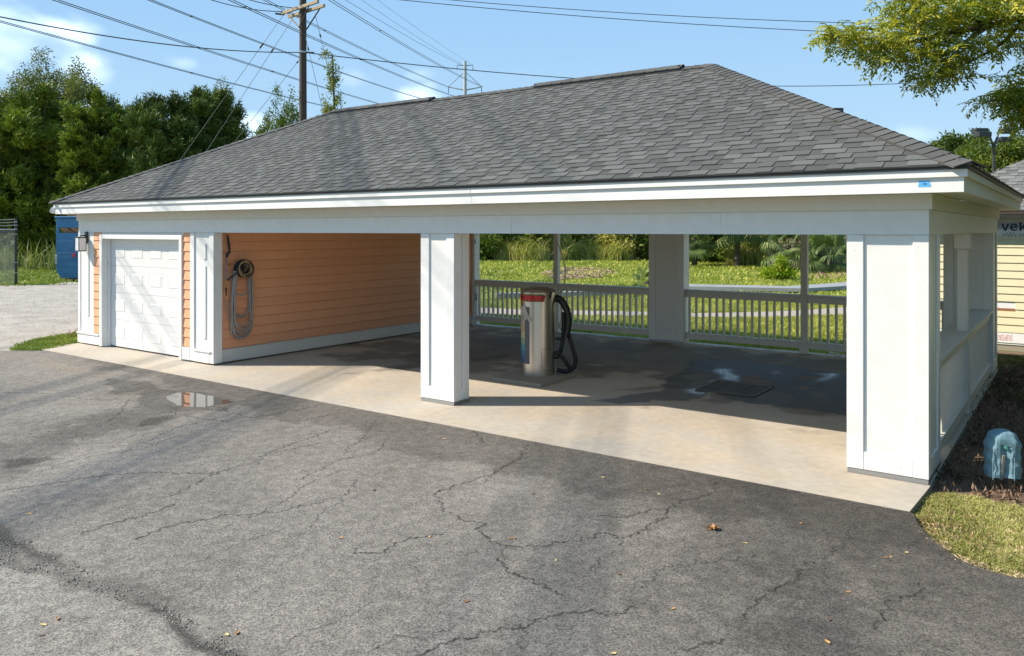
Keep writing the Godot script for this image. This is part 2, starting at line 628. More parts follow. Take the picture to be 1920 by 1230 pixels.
func ground() -> void:
	var wob := FastNoiseLite.new()
	wob.frequency = 0.9
	wob.fractal_octaves = 4
	wob.seed = 31
	M.wob = wob
	# lawn sheet to the horizon
	var b := Buf.new()
	b.use_uv = true
	b.sheet(pts([-450, -500, 450, -500, 450, 120, -450, 120]), -0.075)
	struct(b, "ground", M.lawn, "green lawn and field all around the open garage")
	# asphalt
	var rect := Rect2(-0.9, 0.55, 18.4, 7.36)
	var w := 2048
	var h := 819
	var big := FastNoiseLite.new()
	big.frequency = 0.0040
	big.fractal_octaves = 5
	big.seed = 77
	var base := big.get_image(w, h, false, false, false).get_data()
	big.frequency = 0.05
	big.seed = 78
	var mid := big.get_image(w, h, false, false, false).get_data()
	var lum := PackedFloat32Array()
	lum.resize(w * h)
	for i in w * h:
		lum[i] = 0.93 + (base[i] - 128) * 0.0020 + (mid[i] - 128) * 0.0021
	# newer, darker asphalt towards the right and along the slab
	fill_poly(lum, w, h, rect, pts([13.3, 0.4, 15.4, 3.0, 17.0, 4.6, 19.5, 5.4, 19.5, 0, 13.0, 0]), 0.67, wob, 0.55, 0.5)
	fill_poly(lum, w, h, rect, pts([11.4, 0.4, 13.6, 3.2, 15.5, 5.6, 19.5, 6.4, 19.5, 0, 11.0, 0]), 0.80, wob, 0.5, 0.5)
	fill_poly(lum, w, h, rect, pts([2.4, 0.3, 2.6, 1.25, 6.2, 1.35, 9.0, 1.75, 12.2, 1.95, 16.5, 1.9, 16.5, 0.3]), 0.70, wob, 0.22, 0.10)
	# the worn trough, the wet rim of the puddle and gravelly hollows
	fill_poly(lum, w, h, rect, pts([8.682, 5.212, 8.639, 4.727, 8.287, 4.153, 7.919, 3.497, 7.89, 2.812, 7.847, 2.42, 7.155, 2.303, 6.93, 2.7, 7.074, 3.396, 7.148, 3.988, 7.555, 4.803]), 0.66, wob, 0.25, 0.10)
	fill_poly(lum, w, h, rect, pts([4.946, 2.059, 4.513, 1.606, 4.938, 1.528, 5.855, 1.614, 6.399, 1.424, 7.692, 1.505, 7.968, 2.111, 7.623, 2.432, 7.037, 2.387, 6.93, 2.7, 6.191, 2.139, 5.835, 2.303]), 0.60, wob, 0.14, 0.05)
	fill_poly(lum, w, h, rect, pts([7.509, 2.734, 7.734, 2.5, 7.942, 2.842, 7.906, 3.132]), 0.6, wob, 0.06, 0.03)
	fill_poly(lum, w, h, rect, pts([8.097, 4.706, 8.237, 4.559, 8.4, 4.394, 8.596, 4.35, 8.532, 4.582, 8.426, 4.836]), 0.55, wob, 0.05, 0.03)
	# older, paler road beyond the seam at the lower left, and the dirt in the seam
	var road := pts([9.565, 6.26, 10.336, 6.022, 10.984, 5.847, 11.3, 5.784, 11.485, 5.694, 11.816, 5.699, 12.158, 5.634, 12.462, 5.603, 12.859, 5.6, 13.167, 5.658, 13.271, 5.696, 13.621, 5.83, 14.075, 6.085, 11.979, 7.583])
	fill_poly(lum, w, h, rect, road, 1.22, wob, 0.03, 0.015)
	fill_poly(lum, w, h, rect, pts([8.837, 6.065, 10.134, 5.511, 10.701, 5.513, 11.293, 5.514, 11.779, 5.494, 12.223, 5.475, 12.634, 5.498, 13.033, 5.499, 13.347, 5.537, 13.848, 5.667, 13.621, 5.83, 13.271, 5.696, 13.167, 5.658, 12.859, 5.6, 12.462, 5.603, 12.158, 5.634, 11.816, 5.699, 11.485, 5.694, 11.3, 5.784, 10.984, 5.847, 9.565, 6.26]), 0.74, wob, 0.10, 0.05)
	fill_poly(lum, w, h, rect, pts([8.916, 6.086, 10.134, 5.511, 11.015, 5.537, 11.45, 5.514, 11.202, 5.602, 10.8, 5.63, 10.442, 5.633, 9.289, 6.186]), 0.58, wob, 0.08, 0.03)
	fill_poly(lum, w, h, rect, pts([12.123, 5.565, 12.505, 5.564, 12.882, 5.544, 13.302, 5.576, 13.607, 5.655, 13.536, 5.705, 13.157, 5.651, 12.827, 5.615, 12.47, 5.615]), 0.5, wob, 0.07, 0.025)
	var rng := RandomNumberGenerator.new()
	rng.seed = 5
	var cracks := [
		pts([11.819, 3.379, 11.765, 3.199, 11.602, 2.985]), pts([14.227, 5.012, 14.267, 4.806, 14.364, 4.602, 14.522, 4.356, 14.553, 4.268, 14.685, 4.031, 14.894, 3.924, 14.983, 3.757]),
		pts([14.522, 4.356, 14.603, 4.529, 14.64, 4.619]), pts([12.821, 4.184, 13.022, 4.16, 13.005, 3.8, 13.17, 3.548]), pts([12.245, 1.005, 12.471, 1.483, 12.512, 1.779, 12.559, 2.198, 12.482, 2.591, 12.497, 2.859]),
		pts([12.497, 2.859, 12.783, 3.082, 12.914, 3.18, 13.125, 3.226, 13.288, 3.183, 13.413, 3.401, 13.725, 3.451, 13.923, 3.309, 14.044, 3.121, 14.141, 2.961, 14.201, 2.77, 14.338, 2.806, 14.371, 2.796, 14.415, 2.589, 14.418, 2.301, 14.482, 2.181]),
		pts([14.385, 1.684, 14.383, 2.018, 14.29, 2.084, 14.199, 2.353, 13.968, 2.487]), pts([14.371, 2.796, 14.451, 3.018, 14.433, 3.151, 14.452, 3.422, 14.477, 3.48]), pts([14.383, 2.018, 14.46, 2.165, 14.418, 2.301]),
		pts([14.474, 0.87, 14.488, 1.156, 14.544, 1.394, 14.441, 1.696, 14.414, 1.749]), pts([13.804, 3.66, 13.944, 3.785, 14.18, 3.828, 14.501, 3.893]), pts([13.719, 3.443, 13.804, 3.66]),
		pts([15.765, 1.44, 15.812, 1.92, 15.753, 2.111, 15.804, 2.509, 15.867, 2.722]), pts([16.391, 2.328, 16.387, 2.496, 16.271, 2.719, 16.265, 3.027, 16.278, 3.202]), pts([15.414, 4.058, 15.523, 3.93, 15.577, 3.818]),
		pts([4.265, 3.192, 4.651, 2.916, 5.374, 2.723, 5.979, 2.645, 6.277, 2.345, 7.337, 2.486]), pts([5.979, 2.645, 6.11, 2.332, 6.119, 1.77, 6.458, 1.283, 6.638, 0.849]), pts([6.277, 2.345, 6.965, 2.828, 7.346, 3.201]), pts([7.337, 2.486, 8.543, 2.345, 8.691, 1.816, 8.816, 1.034]),
		pts([5.015, 1.073, 5.022, 0.14, 4.844, -0.413]), pts([10.599, 4.305, 10.292, 3.545, 10.368, 3.222, 10.165, 2.936, 10.299, 2.315]), pts([10.165, 2.936, 10.095, 2.597, 9.944, 1.674]), pts([10.836, 5.217, 10.828, 4.869, 10.853, 4.746, 10.832, 4.395]),
		pts([11.285, 5.03, 11.261, 4.704, 11.402, 4.307, 11.716, 4.005, 11.759, 3.814, 11.852, 3.409]), pts([12.071, 5.07, 12.039, 4.744, 12.015, 4.442, 12.084, 4.187]), pts([11.638, 4.215, 11.536, 3.808, 11.319, 3.326, 11.249, 2.861]), pts([12.223, 4.087, 12.011, 3.794, 11.93, 3.353]),
		pts([9.185, 5.136, 9.341, 4.741, 9.508, 4.319, 9.853, 3.967, 10.329, 3.69]), pts([8.912, 4.745, 8.754, 4.423, 8.729, 4.087, 8.887, 3.646, 8.704, 3.026]), pts([13.473, 5.374, 13.503, 5.164, 13.56, 4.962, 13.569, 4.698]), pts([7.628, 1.884, 8.517, 2.013, 9.304, 1.8, 9.342, 1.127]),
		pts([8.683, 3.47, 8.303, 2.848, 8.325, 2.501, 8.276, 2.003]), pts([6.556, 4.097, 6.693, 3.668, 6.573, 3.221, 6.756, 2.825]), pts([13.969, 5.091, 13.964, 4.911, 14.139, 4.824, 14.191, 4.592]), pts([11.172, 3.332, 10.968, 2.606, 11.097, 2.269, 10.886, 1.895]), pts([14.862, 3.491, 14.865, 3.072, 15.085, 2.824, 15.331, 2.509]),
		pts([15.596, 3.506, 15.555, 3.185, 15.703, 2.739, 15.677, 2.378]), pts([12.658, 2.368, 12.5, 1.855, 12.481, 1.642]), pts([10.937, 0.633, 11.214, 0.766, 11.816, 1.23]), pts([10.066, 1.255, 10.521, 1.873, 10.818, 2.469]), pts([2.759, 1.759, 3.734, 1.692, 3.952, 1.536]),
	]
	for k in cracks.size():
		crack(lum, w, h, rect, cracks[k], rng.randf_range(0.0045, 0.0085), 0.10)
	for k in 90:
		var p := Vector2(rng.randf_range(0.0, 17.5), rng.randf_range(1.2, 7.6))
		var line := PackedVector2Array([p])
		var ang := rng.randf_range(0, TAU)
		for s in rng.randi_range(3, 8):
			ang += rng.randf_range(-0.8, 0.8)
			p += Vector2(cos(ang), sin(ang)) * rng.randf_range(0.12, 0.4)
			line.append(p)
		crack(lum, w, h, rect, line, rng.randf_range(0.0022, 0.0042), 0.28)
	var sand := PackedFloat32Array()
	sand.resize(w * h)
	sand.fill(1.0)
	fill_poly(sand, w, h, rect, pts([1.082, 1.384, 1.503, 1.238, 2.255, 1.439, 3.212, 1.435, 4.338, 1.558, 4.36, 1.83, 3.517, 1.847, 2.608, 1.867, 1.823, 1.747]), 0.35, wob, 0.2, 0.12)
	fill_poly(sand, w, h, rect, pts([-0.73, 1.605, 0.516, 1.141, 1.189, 1.615, 0.813, 2.181]), 0.5, wob, 0.2, 0.1)
	fill_poly(sand, w, h, rect, pts([5.711, 2.158, 5.877, 1.797, 6.172, 2.288, 6.201, 2.572]), 0.6, wob, 0.1, 0.05)
	var out := PackedByteArray()
	out.resize(w * h * 3)
	for i in w * h:
		var s := 1.0 - sand[i]
		var l := lum[i] * 0.80
		var r := lerpf(l * 1.03, 1.0, s * 0.85)
		var g := lerpf(l * 0.94, 0.86, s * 0.85)
		var bb := lerpf(l * 0.825, 0.66, s * 0.85)
		out[i * 3] = int(255.0 * pow(clampf(r, 0, 1), 0.4545))
		out[i * 3 + 1] = int(255.0 * pow(clampf(g, 0, 1), 0.4545))
		out[i * 3 + 2] = int(255.0 * pow(clampf(bb, 0, 1), 0.4545))
	var macro := ImageTexture.create_from_image(Image.create_from_data(w, h, false, Image.FORMAT_RGB8, out))
	var asphalt := StandardMaterial3D.new()
	asphalt.resource_name = "asphalt"
	asphalt.albedo_texture = ramp_texture(M.cells_img, M.speck_img, 0.36, Color(0.075, 0.075, 0.075), Color(0.46, 0.452, 0.44))
	asphalt.normal_enabled = true
	asphalt.normal_texture = normal_texture(M.cells_img, 2.0)
	asphalt.normal_scale = 0.5
	asphalt.roughness = 0.88
	asphalt.metallic_specular = 0.3
	asphalt.uv1_scale = Vector3(1.2, 1.2, 1)
	asphalt.detail_enabled = true
	asphalt.detail_albedo = macro
	asphalt.detail_blend_mode = BaseMaterial3D.BLEND_MODE_MUL
	asphalt.detail_uv_layer = BaseMaterial3D.DETAIL_UV_2
	b = Buf.new()
	b.use_uv = true
	var edge := pts([16.12, 0.886, 16.21, 1.165, 16.298, 1.351, 16.456, 1.584, 16.558, 1.724, 16.734, 1.822, 16.957, 1.842])
	var slab_edge := [0.6, 0.86, 1.45, 0.81, 2.5, 0.79, 4.3, 0.73, 5.5, 0.69, 7.0, 0.73, 9.0, 0.78, 10.6, 0.81, 12.0, 0.80, 13.0, 0.82, 14.0, 0.83, 15.1, 0.82, 15.7, 0.84, 16.07, 0.84]
	var poly := pts(slab_edge)
	poly.append_array(edge)
	poly.append_array(pts([17.6, 1.9, 19.5, 2.3, 24, 3.0, 24, 14, -6, 14, -6, 5.1, -3.0, 3.2, -0.23, 1.42, 0.12, 1.17]))
	# ragged edge towards the slab
	var ragged := PackedVector2Array()
	for i in poly.size():
		var p := poly[i]
		var q := poly[(i + 1) % poly.size()]
		var n := clampi(int(p.distance_to(q) / 0.07), 1, 40) if p.y < 2.6 and q.y < 2.6 else 1
		for k in n:
			var r := p.lerp(q, float(k) / n)
			if k > 0:
				r.y += rng.randf_range(-0.012, 0.012)
			ragged.append(r)
	b.sheet(ragged, -0.004, rect)
	struct(b, "asphalt_driveway", asphalt, "cracked grey asphalt driveway in front of the open garage")
	# gravel drive on the left
	b = Buf.new()
	b.sheet(pts([0.6, 0.91, 0.2, 0.5, -0.05, -0.1, -0.05, -9.5, -20.2, -9.71, -21.35, -9.83, -20.4, -8.9, -19.98, -8.54, -20.2, -7.9, -20.49, -7.33, -21.5, -7, -40, -4, -40, 14, -6, 14, -6, 5.1, -3.0, 3.2, -0.23, 1.42]), -0.02)
	struct(b, "gravel_drive", M.gravel, "pale gravel drive left of the garage")
	# concrete slab with stains
	slab(wob)
	# sidewalk and raised kerb across the back lawn
	b = Buf.new()
	var near := pts([-0.696, -9.322, 1.432, -9.428, 2.976, -9.781, 4.527, -10.53, 6.216, -11.56, 7.453, -12.445, 8.364, -12.579, 9.335, -13.273, 10.263, -14.107, 11.164, -15.1, 11.802, -16.095, 12.435, -18.092, 13.001, -20.218])
	var far := pts([12.669, -22.434, 12.005, -20.444, 11.28, -18.428, 10.662, -17.028, 9.796, -15.605, 8.865, -14.554, 7.898, -13.673, 6.997, -13.41, 5.548, -12.763, 3.659, -11.814, 1.666, -11.442, -0.448, -11.536, -2.788, -11.377])
	near.append_array(far)
	b.sheet(near, -0.045)
	b.skirt(near, -0.09, -0.045)
	struct(b, "sidewalk", M.walk, "pale concrete path winding across the back lawn")
	# dark soil bed beside the right railing
	b = Buf.new()
	b.sheet(pts([16.0, 0.02, 16.29, 0.03, 16.5, 0.0, 16.7, 0.03, 16.95, 0.0, 17.5, 0.05, 19.5, 0.1, 19.5, -10.6, 15.9, -10.6, 15.9, -8.3, 16.1, -7.6]), -0.062)
	struct(b, "mulch_bed", M.soil, "dark bare soil bed along the right railing")
	# water
	b = Buf.new()
	b.use_n = true
	b.sheet(jag(pts([6.586, 1.947, 6.476, 1.798, 6.46, 1.669, 6.549, 1.605, 6.759, 1.549, 7.103, 1.532, 7.442, 1.555, 7.661, 1.57, 7.678, 1.684, 7.611, 1.773, 7.634, 1.92, 7.639, 2.037, 7.504, 2.094, 7.356, 2.159, 7.151, 2.143, 6.889, 2.08]), 0.05, rng), 0.001)
	struct(b, "puddle", M.water, "shallow puddle on the asphalt mirroring the orange siding")

func jag(p: PackedVector2Array, amount: float, rng: RandomNumberGenerator) -> PackedVector2Array:
	var o := PackedVector2Array()
	for i in p.size():
		var a := p[i]
		var q := p[(i + 1) % p.size()]
		for k in 4:
			var r := a.lerp(q, k / 4.0)
			var nn := (q - a).orthogonal().normalized()
			o.append(r + nn * rng.randf_range(-amount, amount) * (0.2 if k == 0 else 0.6))
	return o

func slab(wob: FastNoiseLite) -> void:
	var rect := Rect2(-0.5, -8.2, 17.0, 9.4)
	var w := 1280
	var h := 708
	var f := FastNoiseLite.new()
	f.frequency = 0.006
	f.fractal_octaves = 5
	f.seed = 40
	var base := f.get_image(w, h, false, false, false).get_data()
	f.frequency = 0.11
	f.seed = 41
	var mid := f.get_image(w, h, false, false, false).get_data()
	f.frequency = 0.012
	f.seed = 42
	var warm := f.get_image(w, h, false, false, false).get_data()
	var lum := PackedFloat32Array()
	lum.resize(w * h)
	var wet := PackedFloat32Array()
	wet.resize(w * h)
	wet.fill(1.0)
	for i in w * h:
		lum[i] = 0.95 + (base[i] - 128) * 0.0013 + (mid[i] - 128) * 0.0006
	# damp concrete round the drain
	var outer := pts([11.647, -1.324, 12.164, -2.133, 11.972, -3.284, 11.698, -4.251, 11.561, -5.361, 11.79, -5.892, 12.257, -5.859, 12.684, -5.951, 13.166, -5.817, 13.63, -5.696, 14.142, -5.632, 14.601, -5.384, 15.237, -2.112, 14.829, -2.502, 14.328, -2.709, 13.848, -2.525, 13.637, -2.455, 13.388, -2.654, 13.238, -2.901, 13.059, -2.911, 12.856, -2.953, 12.814, -2.829, 12.848, -2.623, 12.714, -2.303, 12.439, -2.063, 12.228, -1.488])
	fill_poly(wet, w, h, rect, outer, 0.45, wob, 0.12, 0.03)
	for isl in [pts([11.906, -3.973, 12.027, -4.24, 12.272, -4.235, 12.394, -3.974, 12.342, -3.768, 12.164, -3.696]), pts([12.514, -3.671, 12.533, -3.961, 12.654, -3.992, 12.664, -3.779, 12.69, -3.377, 12.598, -3.414]), pts([12.779, -4.48, 13.056, -4.737, 12.98, -4.28, 13.253, -4.309, 13.417, -3.897, 12.925, -3.966]), pts([13.705, -3.901, 13.843, -4.202, 14.054, -4.151, 13.913, -3.805]), pts([13.548, -4.972, 13.807, -5.274, 13.86, -4.744, 13.619, -4.571])]:
		fill_poly(wet, w, h, rect, isl, 2.0, wob, 0.05, 0.02)
	var pool := PackedFloat32Array()
	pool.resize(w * h)
	pool.fill(1.0)
	for pl in [pts([12.252, -4.523, 12.263, -5.039, 12.472, -4.931, 12.645, -4.502, 12.835, -4.346, 12.87, -3.926, 12.701, -3.914, 12.437, -4.235]), pts([13.647, -5.399, 13.915, -5.591, 14.057, -5.278, 14.058, -4.669, 13.943, -4.803, 13.875, -5.206]), pts([13.008, -5.251, 13.128, -5.274, 13.175, -5.061, 13.087, -5.059]), pts([12.344, -2.829, 12.51, -3.248, 12.796, -2.958, 12.723, -2.533])]:
		fill_poly(pool, w, h, rect, pl, 0.0, wob, 0.10, 0.08)
	# darker use marks under the roof and by the wall
	fill_poly(lum, w, h, rect, pts([6.53, -0.939, 6.384, -2.646, 6.829, -3.375, 8.039, -2.018, 7.207, -1.555]), 0.72, wob, 0.2, 0.06)
	fill_poly(lum, w, h, rect, pts([6.577, -5.031, 7.318, -6.397, 9.91, -6.007, 10.679, -3.906, 9.547, -3.097, 8.006, -3.569]), 0.80, wob, 0.6, 0.2)
	fill_poly(lum, w, h, rect, pts([7.841, -3.451, 8.35, -4.133, 8.484, -3.603, 8.223, -2.973]), 0.65, wob, 0.1, 0.05)
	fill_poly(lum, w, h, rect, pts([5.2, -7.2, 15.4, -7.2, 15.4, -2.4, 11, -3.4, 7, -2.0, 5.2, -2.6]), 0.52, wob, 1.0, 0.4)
	var rng := RandomNumberGenerator.new()
	rng.seed = 9
	for k in 60:
		var c := Vector2(rng.randf_range(0.2, 16.0), rng.randf_range(-7.4, 0.7))
		var s := rng.randf_range(0.03, 0.22)
		fill_poly(lum, w, h, rect, PackedVector2Array([c + Vector2(-s * 1.8, 0), c + Vector2(0, -s), c + Vector2(s * 1.6, 0), c + Vector2(0, s * 0.8)]), rng.randf_range(0.78, 1.06), wob, s * 0.7, s * 0.4)
	for x in [4.9, 10.4]:
		crack(lum, w, h, rect, pts([x, 0.8, x, -7.6]), 0.004, 0.35)
	var out := PackedByteArray()
	out.resize(w * h * 3)
	var ro := PackedByteArray()
	ro.resize(w * h)
	for i in w * h:
		var d := clampf((1.0 - wet[i]) / 0.55, 0.0, 1.0)
		var t := (warm[i] - 128) * 0.0005
		var l := lum[i] * lerpf(1.0, 0.36, d)
		out[i * 3] = int(255.0 * pow(clampf(0.545 * l * (1.0 + t), 0, 1), 0.4545))
		out[i * 3 + 1] = int(255.0 * pow(clampf(0.475 * l, 0, 1), 0.4545))
		out[i * 3 + 2] = int(255.0 * pow(clampf(0.385 * l * (1.0 - t * 1.6), 0, 1), 0.4545))
		ro[i] = int(255.0 * lerpf(lerpf(0.9, 0.64, d * d), 0.22, (1.0 - pool[i]) * d))
	var m := StandardMaterial3D.new()
	m.resource_name = "stained_concrete"
	m.albedo_texture = ImageTexture.create_from_image(Image.create_from_data(w, h, false, Image.FORMAT_RGB8, out))
	m.roughness = 1.0
	m.roughness_texture = ImageTexture.create_from_image(Image.create_from_data(w, h, false, Image.FORMAT_L8, ro))
	m.uv1_scale = Vector3(1.0 / rect.size.x, 1.0 / rect.size.y, 1)
	m.uv1_offset = Vector3(-rect.position.x / rect.size.x, -rect.position.y / rect.size.y, 0)
	m.detail_enabled = true
	m.detail_albedo = ramp_texture(M.speck_img, M.coarse_img, 0.4, Color(0.74, 0.74, 0.73), Color(1, 1, 1))
	m.detail_blend_mode = BaseMaterial3D.BLEND_MODE_MUL
	m.detail_uv_layer = BaseMaterial3D.DETAIL_UV_2
	var b := Buf.new()
	b.use_uv = true
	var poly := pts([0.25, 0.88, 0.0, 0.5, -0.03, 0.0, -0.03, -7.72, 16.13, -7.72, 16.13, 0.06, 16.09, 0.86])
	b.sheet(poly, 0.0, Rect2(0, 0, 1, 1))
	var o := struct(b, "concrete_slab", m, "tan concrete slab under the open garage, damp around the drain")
	b = Buf.new()
	b.skirt(poly, -0.2, -0.0005)
	var e := put(b, "slab_edge", M.pad, o)
	e.set_meta("label", "rough side edge of the concrete slab")

const BX := 16.12      # right face
const BZ := -7.65      # back face
const BEAM := 2.354

func pillar(bld: Node, x0: float, x1: float, z0: float, z1: float, faces: String, label := "") -> Node3D:
	# boxed post: recessed panels between raised stiles and a bottom rail
	var p := group_node(bld, "pillar")
	if label:
		p.set_meta("label", label)
	var t := 0.022
	board(p, "core", M.white, x0 + t, x1 - t, 0.045, BEAM - 0.002, z1 + t, z0 - t)
	board(p, "base_flashing", M.galvanised, x0 + 0.006, x1 - 0.006, 0.004, 0.045, z1 + 0.006, z0 - 0.006)
	var sw := 0.155
	var top := BEAM - 0.003
	if "f" in faces:
		bevelled(p, "stile", M.white_trim, x0, x0 + sw, 0.05, top, z0 - t, z0)
		bevelled(p, "stile", M.white_trim, x1 - sw * 0.9, x1, 0.05, top, z0 - t, z0)
		bevelled(p, "bottom_rail", M.white_trim, x0 + sw + 0.001, x1 - sw * 0.9 - 0.001, 0.05, 0.225, z0 - t, z0 - 0.002)
	if "r" in faces:
		bevelled(p, "stile", M.white_trim, x1 - t, x1 - 0.001, 0.05, top, z0 - sw, z0 - t - 0.001)
		bevelled(p, "stile", M.white_trim, x1 - t, x1 - 0.001, 0.05, top, z1 + t + 0.001, z1 + sw)
		if z0 - z1 > 2.2 * sw:
			bevelled(p, "bottom_rail", M.white_trim, x1 - t, x1 - 0.002, 0.05, 0.225, z1 + sw + 0.001, z0 - sw - 0.001)
	if "l" in faces:
		bevelled(p, "stile", M.white_trim, x0 + 0.001, x0 + t, 0.05, top, z0 - sw, z0 - t - 0.001)
		bevelled(p, "stile", M.white_trim, x0 + 0.001, x0 + t, 0.05, top, z1 + t + 0.001, z1 + sw)
		if z0 - z1 > 2.2 * sw:
			bevelled(p, "bottom_rail", M.white_trim, x0 + 0.002, x0 + t, 0.05, 0.225, z1 + sw + 0.001, z0 - sw - 0.001)
	if "b" in faces:
		bevelled(p, "stile", M.white_trim, x0, x0 + sw, 0.05, top, z1, z1 + t)
		bevelled(p, "stile", M.white_trim, x1 - sw, x1, 0.05, top, z1, z1 + t)
		bevelled(p, "bottom_rail", M.white_trim, x0 + sw + 0.001, x1 - sw - 0.001, 0.05, 0.225, z1 + 0.002, z1 + t)
	return p

func railing_x(bld: Node, x0: float, x1: float, z: float, posts: Array, label: String) -> void:
	var r := group_node(bld, "railing")
	r.set_meta("label", label)
	var cuts := [x0]
	cuts.append_array(posts)
	cuts.append(x1)
	for i in cuts.size() - 1:
		var a: float = cuts[i] + (0.062 if i > 0 else 0.0)
		var e: float = cuts[i + 1] - (0.062 if i < cuts.size() - 2 else 0.0)
		bevelled(r, "top_rail", M.rail, a, e, 0.985, 1.105, z - 0.045, z + 0.045)
		bevelled(r, "rail_cap", M.rail, a, e, 1.107, 1.145, z - 0.075, z + 0.075)
		bevelled(r, "bottom_rail", M.rail, a, e, 0.10, 0.235, z - 0.045, z + 0.045)
		var n := int((e - a) / 0.142)
		var step := (e - a) / n
		for k in n:
			var x := a + (k + 0.5) * step
			board(r, "baluster", M.rail, x - 0.0225, x + 0.0225, 0.236, 0.984, z - 0.0225, z + 0.0225)
	for x in posts:
		bevelled(r, "post", M.rail, x - 0.061, x + 0.061, 0.012, BEAM - 0.01, z - 0.061, z + 0.061)
		bevelled(r, "post_base", M.rail, x - 0.085, x + 0.085, 0.002, 0.16, z + 0.062, z + 0.084)

func railing_z(bld: Node, x: float, z0: float, z1: float, posts: Array, label: String) -> void:
	var r := group_node(bld, "railing")
	r.set_meta("label", label)
	var cuts := [z0]
	cuts.append_array(posts)
	cuts.append(z1)
	for i in cuts.size() - 1:
		var a: float = cuts[i] - (0.062 if i > 0 else 0.0)
		var e: float = cuts[i + 1] + (0.062 if i < cuts.size() - 2 else 0.0)
		bevelled(r, "top_rail", M.rail, x - 0.045, x + 0.045, 0.93, 1.035, e, a)
		bevelled(r, "bottom_rail", M.rail, x - 0.05, x + 0.06, 0.07, 0.20, e, a)
		var n := int((a - e) / 0.142)
		var step := (a - e) / n
		for k in n:
			var z := a - (k + 0.5) * step
			board(r, "baluster", M.rail, x - 0.0225, x + 0.0225, 0.201, 0.929, z - 0.0225, z + 0.0225)
	bevelled(r, "rail_cap", M.rail, x - 0.24, x + 0.085, 1.037, 1.078, z1, z0)
	for z in posts:
		bevelled(r, "post", M.rail, x - 0.061, x + 0.061, 1.08, BEAM - 0.2, z - 0.061, z + 0.061)
		bevelled(r, "post_foot", M.rail, x - 0.058, x + 0.075, 0.01, 0.928, z - 0.058, z + 0.058)
		bevelled(r, "post_head", M.rail, x - 0.095, x + 0.095, BEAM - 0.199, BEAM - 0.006, z - 0.10, z + 0.10)

